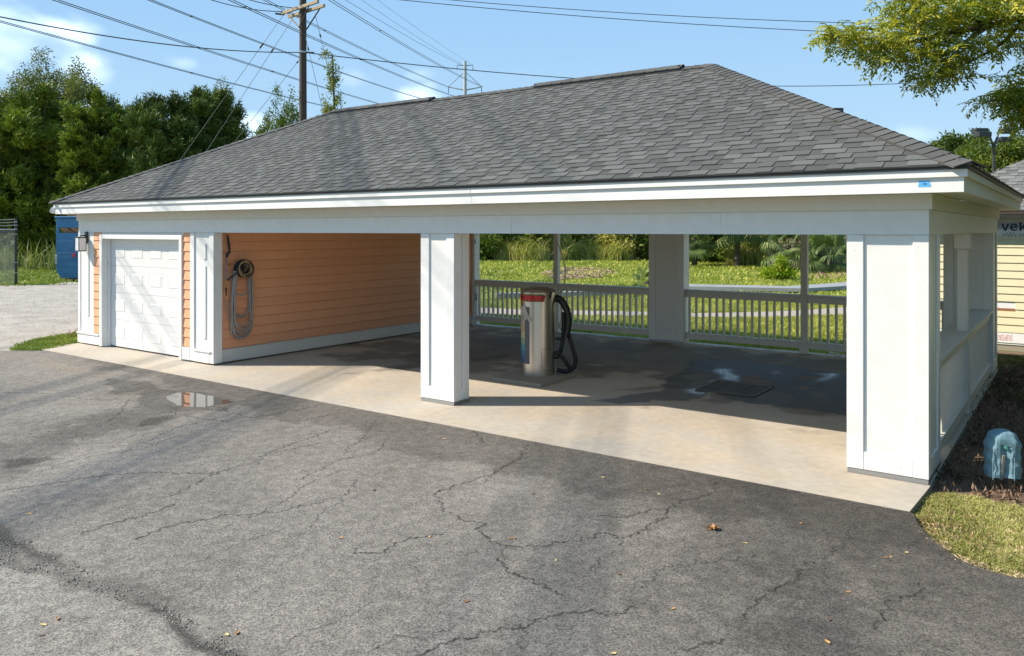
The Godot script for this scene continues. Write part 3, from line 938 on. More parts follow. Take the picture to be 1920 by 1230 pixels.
func building() -> void:
	var bld := thing("open_garage", "white hip-roofed open garage with orange siding and grey shingles", "building")
	var wm: Material = M.white
	# ---- garage block -----------------------------------------------------
	var fw := put_box("front_wall", wm, bld, 0.02, 4.81, 0.0, 0.0, 0.0, 0.0)
	board(fw, "wall_backing", wm, 0.02, 0.93, 0.03, 2.353, -0.16, -0.028)
	board(fw, "wall_backing", wm, 3.84, 4.80, 0.03, 2.353, -0.16, -0.028)
	board(fw, "wall_backing", wm, 0.931, 3.839, 2.235, 2.353, -0.16, -0.028)
	# left corner panel
	bevelled(fw, "corner_board", M.white_trim, -0.012, 0.085, 0.255, 2.35, -0.09, 0.004)
	board(fw, "panel", wm, 0.088, 0.62, 0.255, 2.35, -0.027, -0.010)
	board(fw, "panel_bead", M.white_trim, 0.415, 0.430, 0.62, 1.92, -0.0095, 0.006)
	board(fw, "panel_bead", M.white_trim, 0.36, 0.4145, 0.60, 0.615, -0.0095, 0.006)
	# right pillar of the garage
	bevelled(fw, "casing", M.white_trim, 4.112, 4.235, 0.03, 2.35, -0.027, 0.010)
	board(fw, "panel", wm, 4.237, 4.70, 0.255, 2.35, -0.027, -0.016)
	bevelled(fw, "corner_board", M.white_trim, 4.70, 4.83, 0.03, 2.35, -0.17, 0.008)
	board(fw, "panel_bead", M.white_trim, 4.565, 4.580, 1.88, 2.16, -0.0155, 0.004)
	board(fw, "panel_bead", M.white_trim, 4.50, 4.5645, 1.88, 1.895, -0.0155, 0.004)
	board(fw, "panel_bead", M.white_trim, 4.565, 4.580, 0.46, 1.76, -0.0155, 0.004)
	board(fw, "panel_bead", M.white_trim, 4.50, 4.5645, 0.46, 0.475, -0.0155, 0.004)
	# orange strips either side of the door
	for s in [[0.622, 0.898], [3.862, 4.110]]:
		for k in 12:
			var y0 := 0.258 + k * 0.1745
			var bd := siding(s[1] - s[0], minf(0.1745, 2.35 - y0))
			var o := put(bd, "siding_board", M.orange if k % 3 else M.orange_b, fw)
			o.position = Vector3((s[0] + s[1]) * 0.5, y0, -0.027)
	# baseboards and sills
	bevelled(fw, "baseboard", M.white_trim, -0.012, 0.897, 0.028, 0.222, -0.027, 0.018)
	bevelled(fw, "baseboard", M.white_trim, 4.237, 4.70, 0.028, 0.222, -0.027, 0.016)
	bevelled(fw, "sill_moulding", M.white_trim, -0.014, 0.893, 0.223, 0.252, -0.027, 0.042)
	bevelled(fw, "sill_moulding", M.white_trim, 4.237, 4.76, 0.223, 0.252, -0.026, 0.040)
	bevelled(fw, "baseboard", M.white_trim, 3.862, 4.110, 0.028, 0.255, -0.027, 0.016)
	# door casing and jambs
	bevelled(fw, "door_casing", M.white_trim, 0.90, 1.0, 0.02, 2.305, -0.027, 0.022)
	bevelled(fw, "door_casing", M.white_trim, 3.77, 3.86, 0.02, 2.305, -0.027, 0.022)
	bevelled(fw, "door_casing", M.white_trim, 1.001, 3.769, 2.22, 2.305, -0.027, 0.020)
	board(fw, "door_jamb", wm, 0.94, 0.999, 0.01, 2.234, -0.30, -0.028)
	board(fw, "door_jamb", wm, 3.771, 3.83, 0.01, 2.234, -0.30, -0.028)
	board(fw, "door_jamb", wm, 1.0, 3.77, 2.221, 2.2345, -0.30, -0.028)
	board(fw, "door_stop", M.white_trim, 1.0, 1.04, 0.01, 2.22, -0.145, -0.10)
	board(fw, "door_stop", M.white_trim, 3.73, 3.77, 0.01, 2.22, -0.145, -0.10)
	var kp := bevelled(fw, "door_keypad", M.white_trim, 1.0005, 1.022, 1.66, 1.80, -0.085, -0.025, 0.006)
	kp.set_meta("label", "small beige door opener keypad")
	# sectional door
	var door := put_box("garage_door", M.door, bld, 0, 0, 0, 0, 0, 0)
	door.set_meta("label", "white raised panel garage door")
	for k in 4:
		var y0 := 0.03 + k * 0.548
		board(door, "door_section", M.door, 1.005, 3.765, y0, y0 + 0.544, -0.195, -0.152)
		for j in 4:
			var xa := 1.135 + j * 0.665
			var pb := Buf.new()
			raised(pb, 0.49, 0.325, 0.016)
			var po := put(pb, "raised_panel", M.door, door)
			po.position = Vector3(xa + 0.245, y0 + 0.272, -0.152)
	board(door, "bottom_seal", M.black, 1.005, 3.765, 0.004, 0.03, -0.19, -0.155)
	# other garage walls
	var lw := put_box("left_wall", M.orange, bld, 0, 0, 0, 0, 0, 0)
	board(lw, "wall_backing", M.orange_b, 0.02, 0.12, 0.02, 2.72, -7.5, -0.161)
	for k in 14:
		var bd := siding(7.3, 0.1745)
		var o := put(bd, "siding_board", M.orange if k % 3 else M.orange_b, lw)
		o.rotation.y = -PI / 2
		o.position = Vector3(0.019, 0.258 + k * 0.1745, -3.83)
	var bw := put_box("rear_wall", M.orange, bld, 0, 0, 0, 0, 0, 0)
	board(bw, "wall_backing", M.orange_b, 0.02, 4.72, 0.02, 2.72, -7.6, -7.501)
	for k in 14:
		var bd := siding(4.65, 0.1745)
		var o := put(bd, "siding_board", M.orange if k % 3 else M.orange_b, bw)
		o.rotation.y = PI
		o.position = Vector3(2.37, 0.258 + k * 0.1745, -7.601)
	# the orange wall inside the open bay
	var ow := put_box("side_wall", M.orange, bld, 0, 0, 0, 0, 0, 0)
	ow.set_meta("label", "orange clapboard wall inside the open bay")
	board(ow, "wall_backing", M.orange_b, 4.62, 4.765, 0.02, 2.70, -7.5, -0.172)
	for k in 14:
		var y0 := 0.262 + k * 0.1745
		var bd := siding(7.2, minf(0.1745, 2.70 - y0))
		var o := put(bd, "siding_board", M.orange if k % 4 else M.orange_b, ow)
		o.rotation.y = PI / 2
		o.position = Vector3(4.766, y0, -3.775)
	bevelled(ow, "baseboard", M.rail, 4.766, 4.80, 0.03, 0.235, -7.38, -0.172)
	bevelled(ow, "base_cap", M.rail, 4.766, 4.806, 0.236, 0.258, -7.38, -0.172)
	bevelled(ow, "end_post", M.white_trim, 4.70, 4.86, 0.02, BEAM - 0.002, -7.60, -7.385)
	bevelled(ow, "post_base", M.white_trim, 4.68, 4.90, 0.004, 0.12, -7.384, -7.36)
	bevelled(ow, "outlet_box", M.galvanised, 4.861, 4.885, 0.62, 0.80, -7.47, -7.40, 0.004)
	bevelled(ow, "outlet_box", M.galvanised, 4.861, 4.885, 2.05, 2.16, -7.47, -7.40, 0.004)
	# ---- pillars and railings ------------------------------------------------
	pillar(bld, 9.725, 10.335, 0.0, -0.355, "flr", "white panelled middle pillar at the front")
	pillar(bld, 15.39, BX, 0.0, -0.77, "flr", "wide white panelled corner pillar nearest the camera")
	var near: Node3D = bld.get_child(bld.get_child_count() - 1)
	for q in [[15.45, 0.12], [15.62, 0.15], [15.88, 0.13], [16.08, 0.16], [16.02, 0.62], [16.07, 1.05], [16.02, 1.5], [16.08, 1.92], [15.43, 0.66], [15.48, 1.22], [15.44, 1.8], [16.03, 2.24], [15.47, 2.2]]:
		rod(near, "nail_head", M.nail, [Vector3(q[0], q[1], -0.001), Vector3(q[0], q[1], 0.0015)], [0.0035], 8)
	pillar(bld, 9.69, 10.49, -7.35, BZ, "flrb", "shaded panelled pillar in the middle of the back railing")
	pillar(bld, 15.39, BX, -6.88, BZ, "flrb", "panelled pillar at the far right corner")
	railing_x(bld, 4.862, 9.688, -7.5, [7.24], "back railing left of the back pillar")
	railing_x(bld, 10.492, 15.388, -7.5, [12.93], "back railing right of the back pillar")
	railing_z(bld, 16.03, -0.772, -6.878, [-3.55], "right side railing above the soil bed")
	# ---- beams, ceiling, soffit ----------------------------------------------
	var bm := group_node(bld, "beam")
	var cuts := [0.0, 4.83, 7.9, 11.3, 14.1, BX]
	for i in cuts.size() - 1:
		board(bm, "beam_board", wm, cuts[i] + 0.001, cuts[i + 1] - 0.001, BEAM, 2.592, -0.06 - 0.002 * (i % 2), 0.0 - 0.0015 * (i % 2))
	board(bm, "beam_bottom", wm, 4.84, BX - 0.03, BEAM + 0.004, 2.4, -0.33, -0.063)
	board(bm, "inner_board", wm, 4.84, BX - 0.03, BEAM + 0.001, 2.66, -0.36, -0.3305)
	board(bm, "frieze_board", M.soffit, -0.03, BX + 0.03, 2.593, 2.742, -0.06, 0.03)
	var br := group_node(bld, "beam")
	board(br, "beam_board", wm, BX - 0.06, BX - 0.001, BEAM + 0.001, 2.592, BZ + 0.061, -0.063)
	board(br, "beam_bottom", wm, BX - 0.33, BX - 0.061, BEAM + 0.003, 2.4, BZ + 0.061, -0.361)
	board(br, "inner_board", wm, BX - 0.36, BX - 0.3305, BEAM + 0.002, 2.66, BZ + 0.36, -0.361)
	board(br, "frieze_board", M.soffit, BX - 0.06, BX + 0.029, 2.593, 2.742, BZ - 0.029, -0.061)
	var bk := group_node(bld, "beam")
	board(bk, "beam_board", wm, 0.0, BX, BEAM + 0.002, 2.592, BZ, BZ + 0.06)
	board(bk, "beam_bottom", wm, 4.7, BX - 0.331, BEAM + 0.005, 2.4, BZ + 0.061, BZ + 0.33)
	board(bk, "inner_board", wm, 4.84, BX - 0.361, BEAM + 0.003, 2.66, BZ + 0.331, BZ + 0.36)
	board(bk, "frieze_board", M.soffit, -0.03, BX - 0.061, 2.593, 2.742, BZ - 0.03, BZ + 0.06)
	var bl := group_node(bld, "beam")
	board(bl, "beam_board", wm, 0.001, 0.0595, BEAM + 0.001, 2.592, BZ + 0.061, -0.063)
	board(bl, "frieze_board", M.soffit, -0.029, 0.06, 2.593, 2.742, BZ + 0.061, -0.061)
	var ce := group_node(bld, "ceiling")
	for k in 26:
		var za := -0.362 - k * 0.2662
		board(ce, "ceiling_board", M.soffit, 4.77, BX - 0.362, 2.661, 2.70, za - 0.263, za)
	# soffit and fascia
	var ov := 0.30
	var so := group_node(bld, "soffit")
	board(so, "soffit_board", M.soffit, -ov + 0.001, BX + ov - 0.001, 2.745, 2.76, 0.0305, ov)
	board(so, "soffit_board", M.soffit, -ov + 0.001, BX + ov - 0.001, 2.745, 2.76, BZ - ov, BZ - 0.0305)
	for k in 3:
		board(so, "soffit_board", M.soffit, BX + 0.0305 + k * 0.09, BX + 0.0305 + k * 0.09 + 0.087, 2.745, 2.759, BZ - 0.03, 0.03)
	board(so, "soffit_board", M.soffit, -ov, -0.0305, 2.745, 2.76, BZ - 0.03, 0.03)
	var fa := group_node(bld, "fascia")
	var fcuts := [-0.322, 5.1, 10.9, BX + 0.322]
	for i in 3:
		bevelled(fa, "fascia_board", M.white_trim, fcuts[i] + 0.001, fcuts[i + 1] - 0.001, 2.735, 2.885, 0.3005, 0.323 - 0.001 * (i % 2), 0.003)
		bevelled(fa, "fascia_trim", M.white_trim, fcuts[i] - 0.03 * float(i == 0) + 0.002, fcuts[i + 1] + 0.03 * float(i == 2) - 0.001, 2.87, 2.94, 0.3245, 0.353, 0.003)
		bevelled(fa, "fascia_board", M.white_trim, fcuts[i], fcuts[i + 1] - 0.001, 2.735, 2.90, BZ - 0.323, BZ - 0.3005, 0.003)
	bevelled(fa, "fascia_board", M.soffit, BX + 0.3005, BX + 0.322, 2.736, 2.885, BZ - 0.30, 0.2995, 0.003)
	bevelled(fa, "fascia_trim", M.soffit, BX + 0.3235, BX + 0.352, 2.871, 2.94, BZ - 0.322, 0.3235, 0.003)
	bevelled(fa, "fascia_board", M.white_trim, -0.322, -0.3005, 2.736, 2.885, BZ - 0.30, 0.2995, 0.003)
	bevelled(fa, "fascia_trim", M.white_trim, -0.352, -0.3235, 2.871, 2.94, BZ - 0.322, 0.3235, 0.003)
	board(fa, "drip_edge", M.drip, -0.37, BX + 0.372, 2.941, 2.966, 0.31, 0.372)
	board(fa, "drip_edge", M.drip, BX + 0.31, BX + 0.371, 2.941, 2.965, BZ - 0.37, 0.309)
	board(fa, "drip_edge", M.drip, -0.371, -0.31, 2.941, 2.965, BZ - 0.37, 0.309)
	board(fa, "drip_edge", M.drip, -0.37, BX + 0.372, 2.941, 2.966, BZ - 0.372, BZ - 0.311)
	roof(bld)

func put_box(called: String, m: Material, parent: Node, _a: float, _b: float, _c: float, _d: float, _e: float, _f: float) -> Node3D:
	return group_node(parent, called)

func siding(length: float, height: float) -> Buf:
	# lapped board facing +z: thick lower edge, thin top
	var b := Buf.new()
	var x := length * 0.5
	var p := [Vector2(0, 0.008), Vector2(0.024, 0.008), Vector2(0.026, 0.012), Vector2(0.008, height), Vector2(0, height)]
	for i in p.size():
		var a: Vector2 = p[i]
		var c: Vector2 = p[(i + 1) % p.size()]
		b.quad(Vector3(-x, a.y, a.x), Vector3(x, a.y, a.x), Vector3(x, c.y, c.x), Vector3(-x, c.y, c.x), Vector3(0, a.x - c.x, c.y - a.y))
	for s in [-1.0, 1.0]:
		b.quad(Vector3(s * x, p[0].y, p[0].x), Vector3(s * x, p[1].y, p[1].x), Vector3(s * x, p[3].y, p[3].x), Vector3(s * x, p[4].y, p[4].x), Vector3(s, 0, 0))
	return b

func raised(b: Buf, w: float, h: float, d: float) -> void:
	# door panel: sunk groove, bevel, raised field
	var rings := [[0.0, 0.002], [0.010, -0.012], [0.026, -0.013], [0.062, d * 0.4]]
	for i in rings.size() - 1:
		for s in 4:
			var q := []
			for r in [rings[i], rings[i + 1]]:
				var x: float = w * 0.5 - r[0]
				var y: float = h * 0.5 - r[0]
				var cs := [Vector3(-x, -y, r[1]), Vector3(x, -y, r[1]), Vector3(x, y, r[1]), Vector3(-x, y, r[1])]
				q.append(cs[s])
				q.append(cs[(s + 1) % 4])
			b.quad(q[0], q[1], q[3], q[2], Vector3(0, 0, 1))
	var x2: float = w * 0.5 - rings[3][0]
	var y2: float = h * 0.5 - rings[3][0]
	var zz: float = rings[3][1]
	b.quad(Vector3(-x2, -y2, zz), Vector3(x2, -y2, zz), Vector3(x2, y2, zz), Vector3(-x2, y2, zz), Vector3(0, 0, 1))

# ---- roof -------------------------------------------------------------------
# a slope: eave corners a, b (seen from outside, left to right) and ridge points c (above b), d (above a)
func slope(a: Vector3, b: Vector3, c: Vector3, d: Vector3, courses: int, rng: RandomNumberGenerator) -> Array:
	var list := []
	var nrm := (b - a).cross(d - a).normalized()
	if nrm.y < 0:
		nrm = -nrm
	var along := (b - a).normalized()
	var up := nrm.cross(along)
	if up.y < 0:
		up = -up
	var run := (d - a).dot(up)
	var wide := (b - a).length()
	var tl := (d - a).dot(along)
	var tr := (c - a).dot(along)
	var ex := run / courses
	for k in courses:
		var s0 := k * ex
		var s1 := minf(s0 + ex * 1.06, run)
		var x := -rng.randf_range(0.0, 0.3)
		var tab := rng.randf() < 0.5
		var tone_run := 0.0
		while x < wide:
			var step := rng.randf_range(0.11, 0.28) if tab else rng.randf_range(0.09, 0.24)
			var l0 := maxf(x, tl * s0 / run)
			var r0 := minf(x + step, lerpf(wide, tr, s0 / run))
			var l1 := maxf(x, tl * s1 / run)
			var r1 := minf(x + step, lerpf(wide, tr, s1 / run))
			x += step
			if r0 - l0 > 0.01:
				if r1 < l1:
					var m := clampf((l1 + r1) * 0.5, l0, r0)
					l1 = m
					r1 = m
				var th := (0.019 if tab else 0.011) + rng.randf_range(-0.001, 0.002)
				var bf := [a + along * l0 + up * s0 + nrm * th, a + along * r0 + up * s0 + nrm * th, a + along * r1 + up * s1 + nrm * 0.004 + nrm * (0.005 if tab else 0.0), a + along * l1 + up * s1 + nrm * 0.004 + nrm * (0.005 if tab else 0.0)]
				var low := [a + along * l0 + up * s0 - nrm * 0.002, a + along * r0 + up * s0 - nrm * 0.002, a + along * r1 + up * s1 - nrm * 0.002, a + along * l1 + up * s1 - nrm * 0.002]
				if tab or rng.randf() < 0.5:
					tone_run = rng.randf_range(-1.0, 1.0)
				var g := (0.156 if tab else 0.124) * (1.0 + 0.17 * tone_run)
				list.append({"t": bf, "l": low, "n": nrm, "up": up, "al": along, "c": Color(g * 0.985, g * 0.99, g * 0.96), "p": (bf[0] + bf[1]) * 0.5})
			tab = not tab
	return list

func add_shingle(b: Buf, s: Dictionary, o := Vector3.ZERO) -> void:
	b.col = s.c
	var t: Array = s.t
	var l: Array = s.l
	b.quad(t[0] - o, t[1] - o, t[2] - o, t[3] - o, s.n)
	b.quad(l[0] - o, l[1] - o, t[1] - o, t[0] - o, -s.up)
	b.quad(l[1] - o, l[2] - o, t[2] - o, t[1] - o, s.al)
	b.quad(l[3] - o, l[0] - o, t[0] - o, t[3] - o, -s.al)

func roof(bld: Node) -> void:
	var rng := RandomNumberGenerator.new()
	rng.seed = 303
	var e := 0.385
	var y := 2.968
	var A := Vector3(-e, y, e)
	var B := Vector3(BX + e, y, e)
	var C := Vector3(BX + e, y, BZ - e)
	var D := Vector3(-e, y, BZ - e)
	var P := Vector3(3.5, 5.03, -3.82)
	var Q := Vector3(12.5, 5.03, -3.82)
	var rf := Buf.new()
	var dn := Vector3(0, -0.004, 0)
	rf.quad(A + dn, B + dn, Q + dn, P + dn, Vector3(0, 1, 1))
	rf.quad(C + dn, D + dn, P + dn, Q + dn, Vector3(0, 1, -1))
	rf.tri(B + dn, C + dn, Q + dn, Vector3(1, 1, 0))
	rf.tri(D + dn, A + dn, P + dn, Vector3(-1, 1, 0))
	rf.quad(A + dn, B + dn, C + dn, D + dn, Vector3(0, -1, 0))
	var r := put(rf, "roof", M.deck, bld)
	r.set_meta("label", "grey shingled hip roof")
	var front := slope(A, B, Q, P, 33, rng)
	var eye := Vector3(17.265, 2.4, 8.33)
	front.sort_custom(func(p, q): return p.p.distance_squared_to(eye) < q.p.distance_squared_to(eye))
	for i in mini(300, front.size()):
		var b := Buf.new()
		b.use_c = true
		add_shingle(b, front[i], front[i].p)
		var o := put(b, "shingle", M.shingle, r)
		o.position = front[i].p
	var rest := Buf.new()
	rest.use_c = true
	for i in range(300, front.size()):
		add_shingle(rest, front[i])
	for s in slope(B, C, Q, Q, 33, rng):
		add_shingle(rest, s)
	for s in slope(C, D, P, Q, 33, rng):
		add_shingle(rest, s)
	for s in slope(D, A, P, P, 33, rng):
		add_shingle(rest, s)
	var ro := put(rest, "more_shingles", M.shingle, r)
	ro.set_meta("kind", "stuff")
	# hip caps: folded pieces lapping up each hip; ridge caps and two raised vents
	var nf := (B - A).cross(P - A).normalized()
	if nf.y < 0:
		nf = -nf
	var nr := (C - B).cross(Q - B).normalized()
	if nr.y < 0:
		nr = -nr
	var nl := Vector3(-nr.x, nr.y, nr.z)
	var nb := Vector3(nf.x, nf.y, -nf.z)
	caps(r, B, Q, nf, nr, rng, "hip_cap", 0.165)
	caps(r, A, P, nf, nl, rng, "hip_cap", 0.165)
	caps(r, C, Q, nb, nr, rng, "hip_cap", 0.165)
	caps(r, D, P, nb, nl, rng, "hip_cap", 0.165)
	caps(r, P, Q, nf, nb, rng, "ridge_cap", 0.16)
	for v in [[9.15, 12.0], [3.66, 6.62]]:
		var vb := Buf.new()
		vb.use_c = true
		var n := 14
		for k in n:
			var g := rng.randf_range(0.10, 0.15)
			vb.col = Color(g, g, g * 0.97)
			var xa := lerpf(v[0], v[1], float(k) / n)
			var xb := lerpf(v[0], v[1], float(k + 1) / n) + 0.02
			var t0 := Vector3(0, 5.03 + 0.07 + 0.006, -3.82)
			var f0 := Vector3(0, 5.03 + 0.07 - 0.075, -3.82 + 0.17)
			var b0 := Vector3(0, 5.03 + 0.07 - 0.075, -3.82 - 0.17)
			for s in [[t0, f0, Vector3(0, 1, 1)], [t0, b0, Vector3(0, 1, -1)]]:
				vb.quad(s[0] + Vector3(xa, 0.004, 0), s[0] + Vector3(xb, 0, 0), s[1] + Vector3(xb, 0, 0), s[1] + Vector3(xa, 0.004, 0), s[2])
				vb.quad(s[1] + Vector3(xa, 0.004, 0), s[1] + Vector3(xb, 0, 0), s[1] + Vector3(xb, -0.014, 0), s[1] + Vector3(xa, -0.014, 0), Vector3(0, 0, s[2].z))
		put(vb, "ridge_vent", M.shingle, r)
		var vs := Buf.new()
		for s in [0.145, -0.145]:
			vs.box(Vector3((v[0] + v[1]) * 0.5, 4.995, -3.82 + s), Vector3(v[1] - v[0] - 0.03, 0.075, 0.02))
		vs.box(Vector3(v[0] + 0.02, 5.03, -3.82), Vector3(0.02, 0.09, 0.25))
		vs.box(Vector3(v[1] - 0.02, 5.03, -3.82), Vector3(0.02, 0.09, 0.25))
		put(vs, "vent_slot", M.black, r)

func caps(r: Node, a: Vector3, c: Vector3, n0: Vector3, n1: Vector3, rng: RandomNumberGenerator, called: String, half: float) -> void:
	var up := (c - a).normalized()
	var len := a.distance_to(c)
	var n := int(len / 0.145)
	var d0 := n0.cross(up).normalized()
	if d0.dot(n1) > 0:
		d0 = -d0
	var d1 := n1.cross(up).normalized()
	if d1.dot(n0) > 0:
		d1 = -d1
	var top := (n0 + n1).normalized()
	for k in n:
		var b := Buf.new()
		b.use_c = true
		var g := rng.randf_range(0.105, 0.15)
		b.col = Color(g, g * 0.985, g * 0.96)
		var s0 := up * (k * len / n)
		var s1 := up * ((k + 1.08) * len / n)
		var lo := 0.034
		var hi := 0.026
		var p := a + s0 + top * (lo + 0.006)
		var q := a + s1 + top * hi
		for sd in [[d0, n0], [d1, n1]]:
			var e0: Vector3 = a + s0 + sd[0] * half + sd[1] * lo
			var e1: Vector3 = a + s1 + sd[0] * half + sd[1] * hi
			b.quad(p, q, e1, e0, sd[1])
			b.quad(p, e0, e0 - sd[1] * 0.012, p - top * 0.012, -up)
			b.quad(e0, e1, e1 - sd[1] * 0.016, e0 - sd[1] * 0.016, sd[0])
		put(b, called, M.shingle, r)

func wire(called: String, label: String, a: Vector3, c: Vector3, sag: float, r: float, twin := 0.0, group := "overhead power lines", m: Material = null) -> void:
	var t := thing(called, label, "power line", Vector3.ZERO, group)
	var side := (c - a).cross(Vector3.UP).normalized()
	for s in ([-0.5, 0.5] if twin > 0.0 else [0.0]):
		var b := Buf.new()
		var p := []
		for i in 33:
			var k := i / 32.0
			p.append(a.lerp(c, k) - Vector3.UP * sag * 4.0 * k * (1.0 - k) + side * s * twin)
		b.tube(p, [r], 5, false)
		put(b, "conductor", m if m else M.wire, t)
	if twin > 0.0:
		for k in [0.42, 0.55, 0.68]:
			var b := Buf.new()
			var q: Vector3 = a.lerp(c, k) - Vector3.UP * sag * 4.0 * k * (1.0 - k)
			b.tube([q - side * twin * 0.5, q + side * twin * 0.5], [0.03], 5)
			put(b, "spacer", m if m else M.wire, t)

func rod(parent: Node, called: String, m: Material, p: Array, r: Array, sides := 8) -> MeshInstance3D:
	var b := Buf.new()
	b.tube(p, r, sides)
	return put(b, called, m, parent)

func text_on(parent: Node, called: String, m: Material, s: String, size: float, depth := 0.004, bold := true) -> MeshInstance3D:
	var tm := TextMesh.new()
	var f := SystemFont.new()
	f.font_names = PackedStringArray(["Droid Sans"])
	f.font_weight = 700 if bold else 400
	tm.font = f
	tm.text = s
	tm.font_size = 64
	tm.pixel_size = size / 64.0
	tm.depth = depth
	tm.curve_step = 1.0
	var o := MeshInstance3D.new()
	o.mesh = tm
	o.material_override = m
	o.name = called
	parent.add_child(o, true)
	return o

func yard() -> void:
	# raised pale kerbs across the lawn
	var kb := [[pts([0.678, -13.99, 2.164, -15.732, 3.937, -18.293]), 0.17, 0.34, "low pale concrete kerb on the lawn behind the left back railing"], [pts([3.855, -21.661, 5.615, -22.218, 7.134, -22.794, 8.614, -23.356, 9.741, -26.232, 11.006, -30.702]), 0.13, 1.3, "low raised pale walkway edge on the lawn behind the right back railing"]]
	for k in kb:
		var line: PackedVector2Array = k[0]
		var poly := PackedVector2Array()
		var back := PackedVector2Array()
		for i in line.size():
			var d := (line[mini(i + 1, line.size() - 1)] - line[maxi(i - 1, 0)]).normalized()
			poly.append(line[i])
			back.append(line[i] + Vector2(d.y, -d.x) * k[2])
		back.reverse()
		poly.append_array(back)
		var b := Buf.new()
		b.sheet(poly, k[1])
		b.skirt(poly, k[1] - 0.14, k[1])
		tag(put(b, "garden_kerb", M.kerb), k[3], "kerb")
	# blue waste container
	var turn := 0.6209
	var bin := thing("waste_container", "tall blue steel waste container with broken boards, left of the garage", "container", Vector3(-22.23, 0, -9.682))
	bin.rotation.y = turn
	var prof := [Vector2(0.24, 0.12), Vector2(2.5, 0.12), Vector2(2.5, 2.26), Vector2(0.0, 2.26), Vector2(0.0, 0.62), Vector2(0.06, 0.36)]
	var b := Buf.new()
	for i in prof.size():
		var p: Vector2 = prof[i]
		var q: Vector2 = prof[(i + 1) % prof.size()]
		b.quad(Vector3(p.x, p.y, 0), Vector3(q.x, q.y, 0), Vector3(q.x, q.y, -1.9), Vector3(p.x, p.y, -1.9), Vector3(q.y - p.y, p.x - q.x, 0))
	for z in [0.0, -1.9]:
		for i in range(1, prof.size() - 1):
			b.tri(Vector3(prof[0].x, prof[0].y, z), Vector3(prof[i].x, prof[i].y, z), Vector3(prof[i + 1].x, prof[i + 1].y, z), Vector3(0, 0, z + 0.9))
	put(b, "body", M.blue_bin, bin)
	bevelled(bin, "hood", M.blue_bin, 0.0, 2.5, 2.50, 2.95, -1.9, 0.0, 0.02)
	bevelled(bin, "corner_post", M.blue_bin, 0.0, 0.14, 2.26, 2.50, -0.12, 0.0, 0.01)
	bevelled(bin, "corner_post", M.blue_bin, 2.36, 2.5, 2.26, 2.50, -0.12, 0.0, 0.01)
	board(bin, "back_plate", M.blue_bin, 0.02, 2.48, 2.26, 2.50, -1.88, -1.8)
	bevelled(bin, "top_rim", M.blue_bin, -0.05, 2.55, 2.95, 3.05, -1.95, 0.06, 0.02)
	for y in [0.66, 0.98, 1.28, 1.84]:
		bevelled(bin, "rib", M.blue_bin, 0.02, 2.48, y, y + 0.035, 0.001, 0.02, 0.006)
	bevelled(bin, "bottom_skid", M.rust, 0.3, 2.4, 0.0, 0.12, -1.8, -0.05, 0.01)
	bevelled(bin, "latch", M.galvanised, -0.04, 0.07, 0.78, 1.22, -0.05, 0.03, 0.01)
	bevelled(bin, "warning_plate", mat(lin(0.5, 0.05, 0.08), 0.6), 0.78, 0.95, 1.12, 1.3, 0.021, 0.03, 0.004)
	for k in 7:
		var o := bevelled(bin, "broken_board", M.board_wood, -0.06, 0.06, -0.35, 0.35, -0.012, 0.012, 0.003)
		o.position = Vector3(0.35 + k * 0.19, 2.36, -0.14 - 0.05 * (k % 3))
		o.rotation = Vector3(0.3, 0.2, 0.8 + 0.25 * sin(k * 2.3))
		o = bevelled(bin, "broken_board", M.board_wood, -0.05, 0.05, -0.4, 0.4, -0.012, 0.012, 0.003)
		o.position = Vector3(0.5 + k * 0.17, 3.08 + 0.03 * (k % 2), -0.5 - 0.1 * (k % 3))
		o.rotation = Vector3(0.1, 0.4 * k, 1.25 + 0.3 * sin(k * 1.7))
	# chain-link fence at the left edge
	var fp := Vector3(-20.953, 0, -7.415)
	var cl := thing("chain_link_fence", "grey chain-link fence with barbed wire at the gravel edge", "fence", fp)
	cl.rotation.y = turn + 0.15
	rod(cl, "end_post", M.black_metal, [Vector3(0, 0, 0), Vector3(0, 2.93, 0)], [0.055], 10)
	rod(cl, "post", M.black_metal, [Vector3(-3.0, 0, 0), Vector3(-3.0, 2.93, 0)], [0.04], 8)
	rod(cl, "top_rail", M.galvanised, [Vector3(0, 2.42, 0), Vector3(-3.6, 2.42, 0)], [0.025], 6)
	for y in [2.60, 2.73, 2.86]:
		var p := []
		for i in 19:
			p.append(Vector3(-3.6 * i / 18.0, y + 0.012 * sin(i * 1.9) - 0.05 * (i / 18.0) * (1.0 - i / 18.0), 0))
		rod(cl, "barbed_wire", M.galvanised, p, [0.011], 4)
	for y in [0.5, 0.95, 2.2, 2.42, 2.6, 2.75]:
		rod(cl, "clamp", M.galvanised, [Vector3(0, y, 0), Vector3(0, y + 0.03, 0)], [0.07], 10)
	b = Buf.new()
	for i in range(-36, 60):
		for s in [-1.0, 1.0]:
			var x0 := -i * 0.065
			var p0 := Vector2(x0, 0.04)
			var p1 := Vector2(x0 + s * 2.36, 2.40)
			# clip to -3.6 .. -0.05
			var t0 := 0.0
			var t1 := 1.0
			for lim in [-3.6, -0.05]:
				var t: float = (lim - p0.x) / (p1.x - p0.x)
				var entering: bool = (p1.x > p0.x) == (lim < -1.0)
				if entering:
					t0 = maxf(t0, t)
				else:
					t1 = minf(t1, t)
			if t1 - t0 > 0.02:
				var a := p0.lerp(p1, t0)
				var e := p0.lerp(p1, t1)
				b.tube([Vector3(a.x, a.y, 0.004 * s), Vector3(e.x, e.y, 0.004 * s)], [0.0045], 3, false)
	put(b, "mesh", M.galvanised, cl).set_meta("kind", "stuff")
	# yellow house behind the right corner
	var ho := thing("yellow_house", "pale yellow clapboard house under repair behind the far right corner", "house", Vector3(0, 0, -10.7))
	var hw := group_node(ho, "wall")
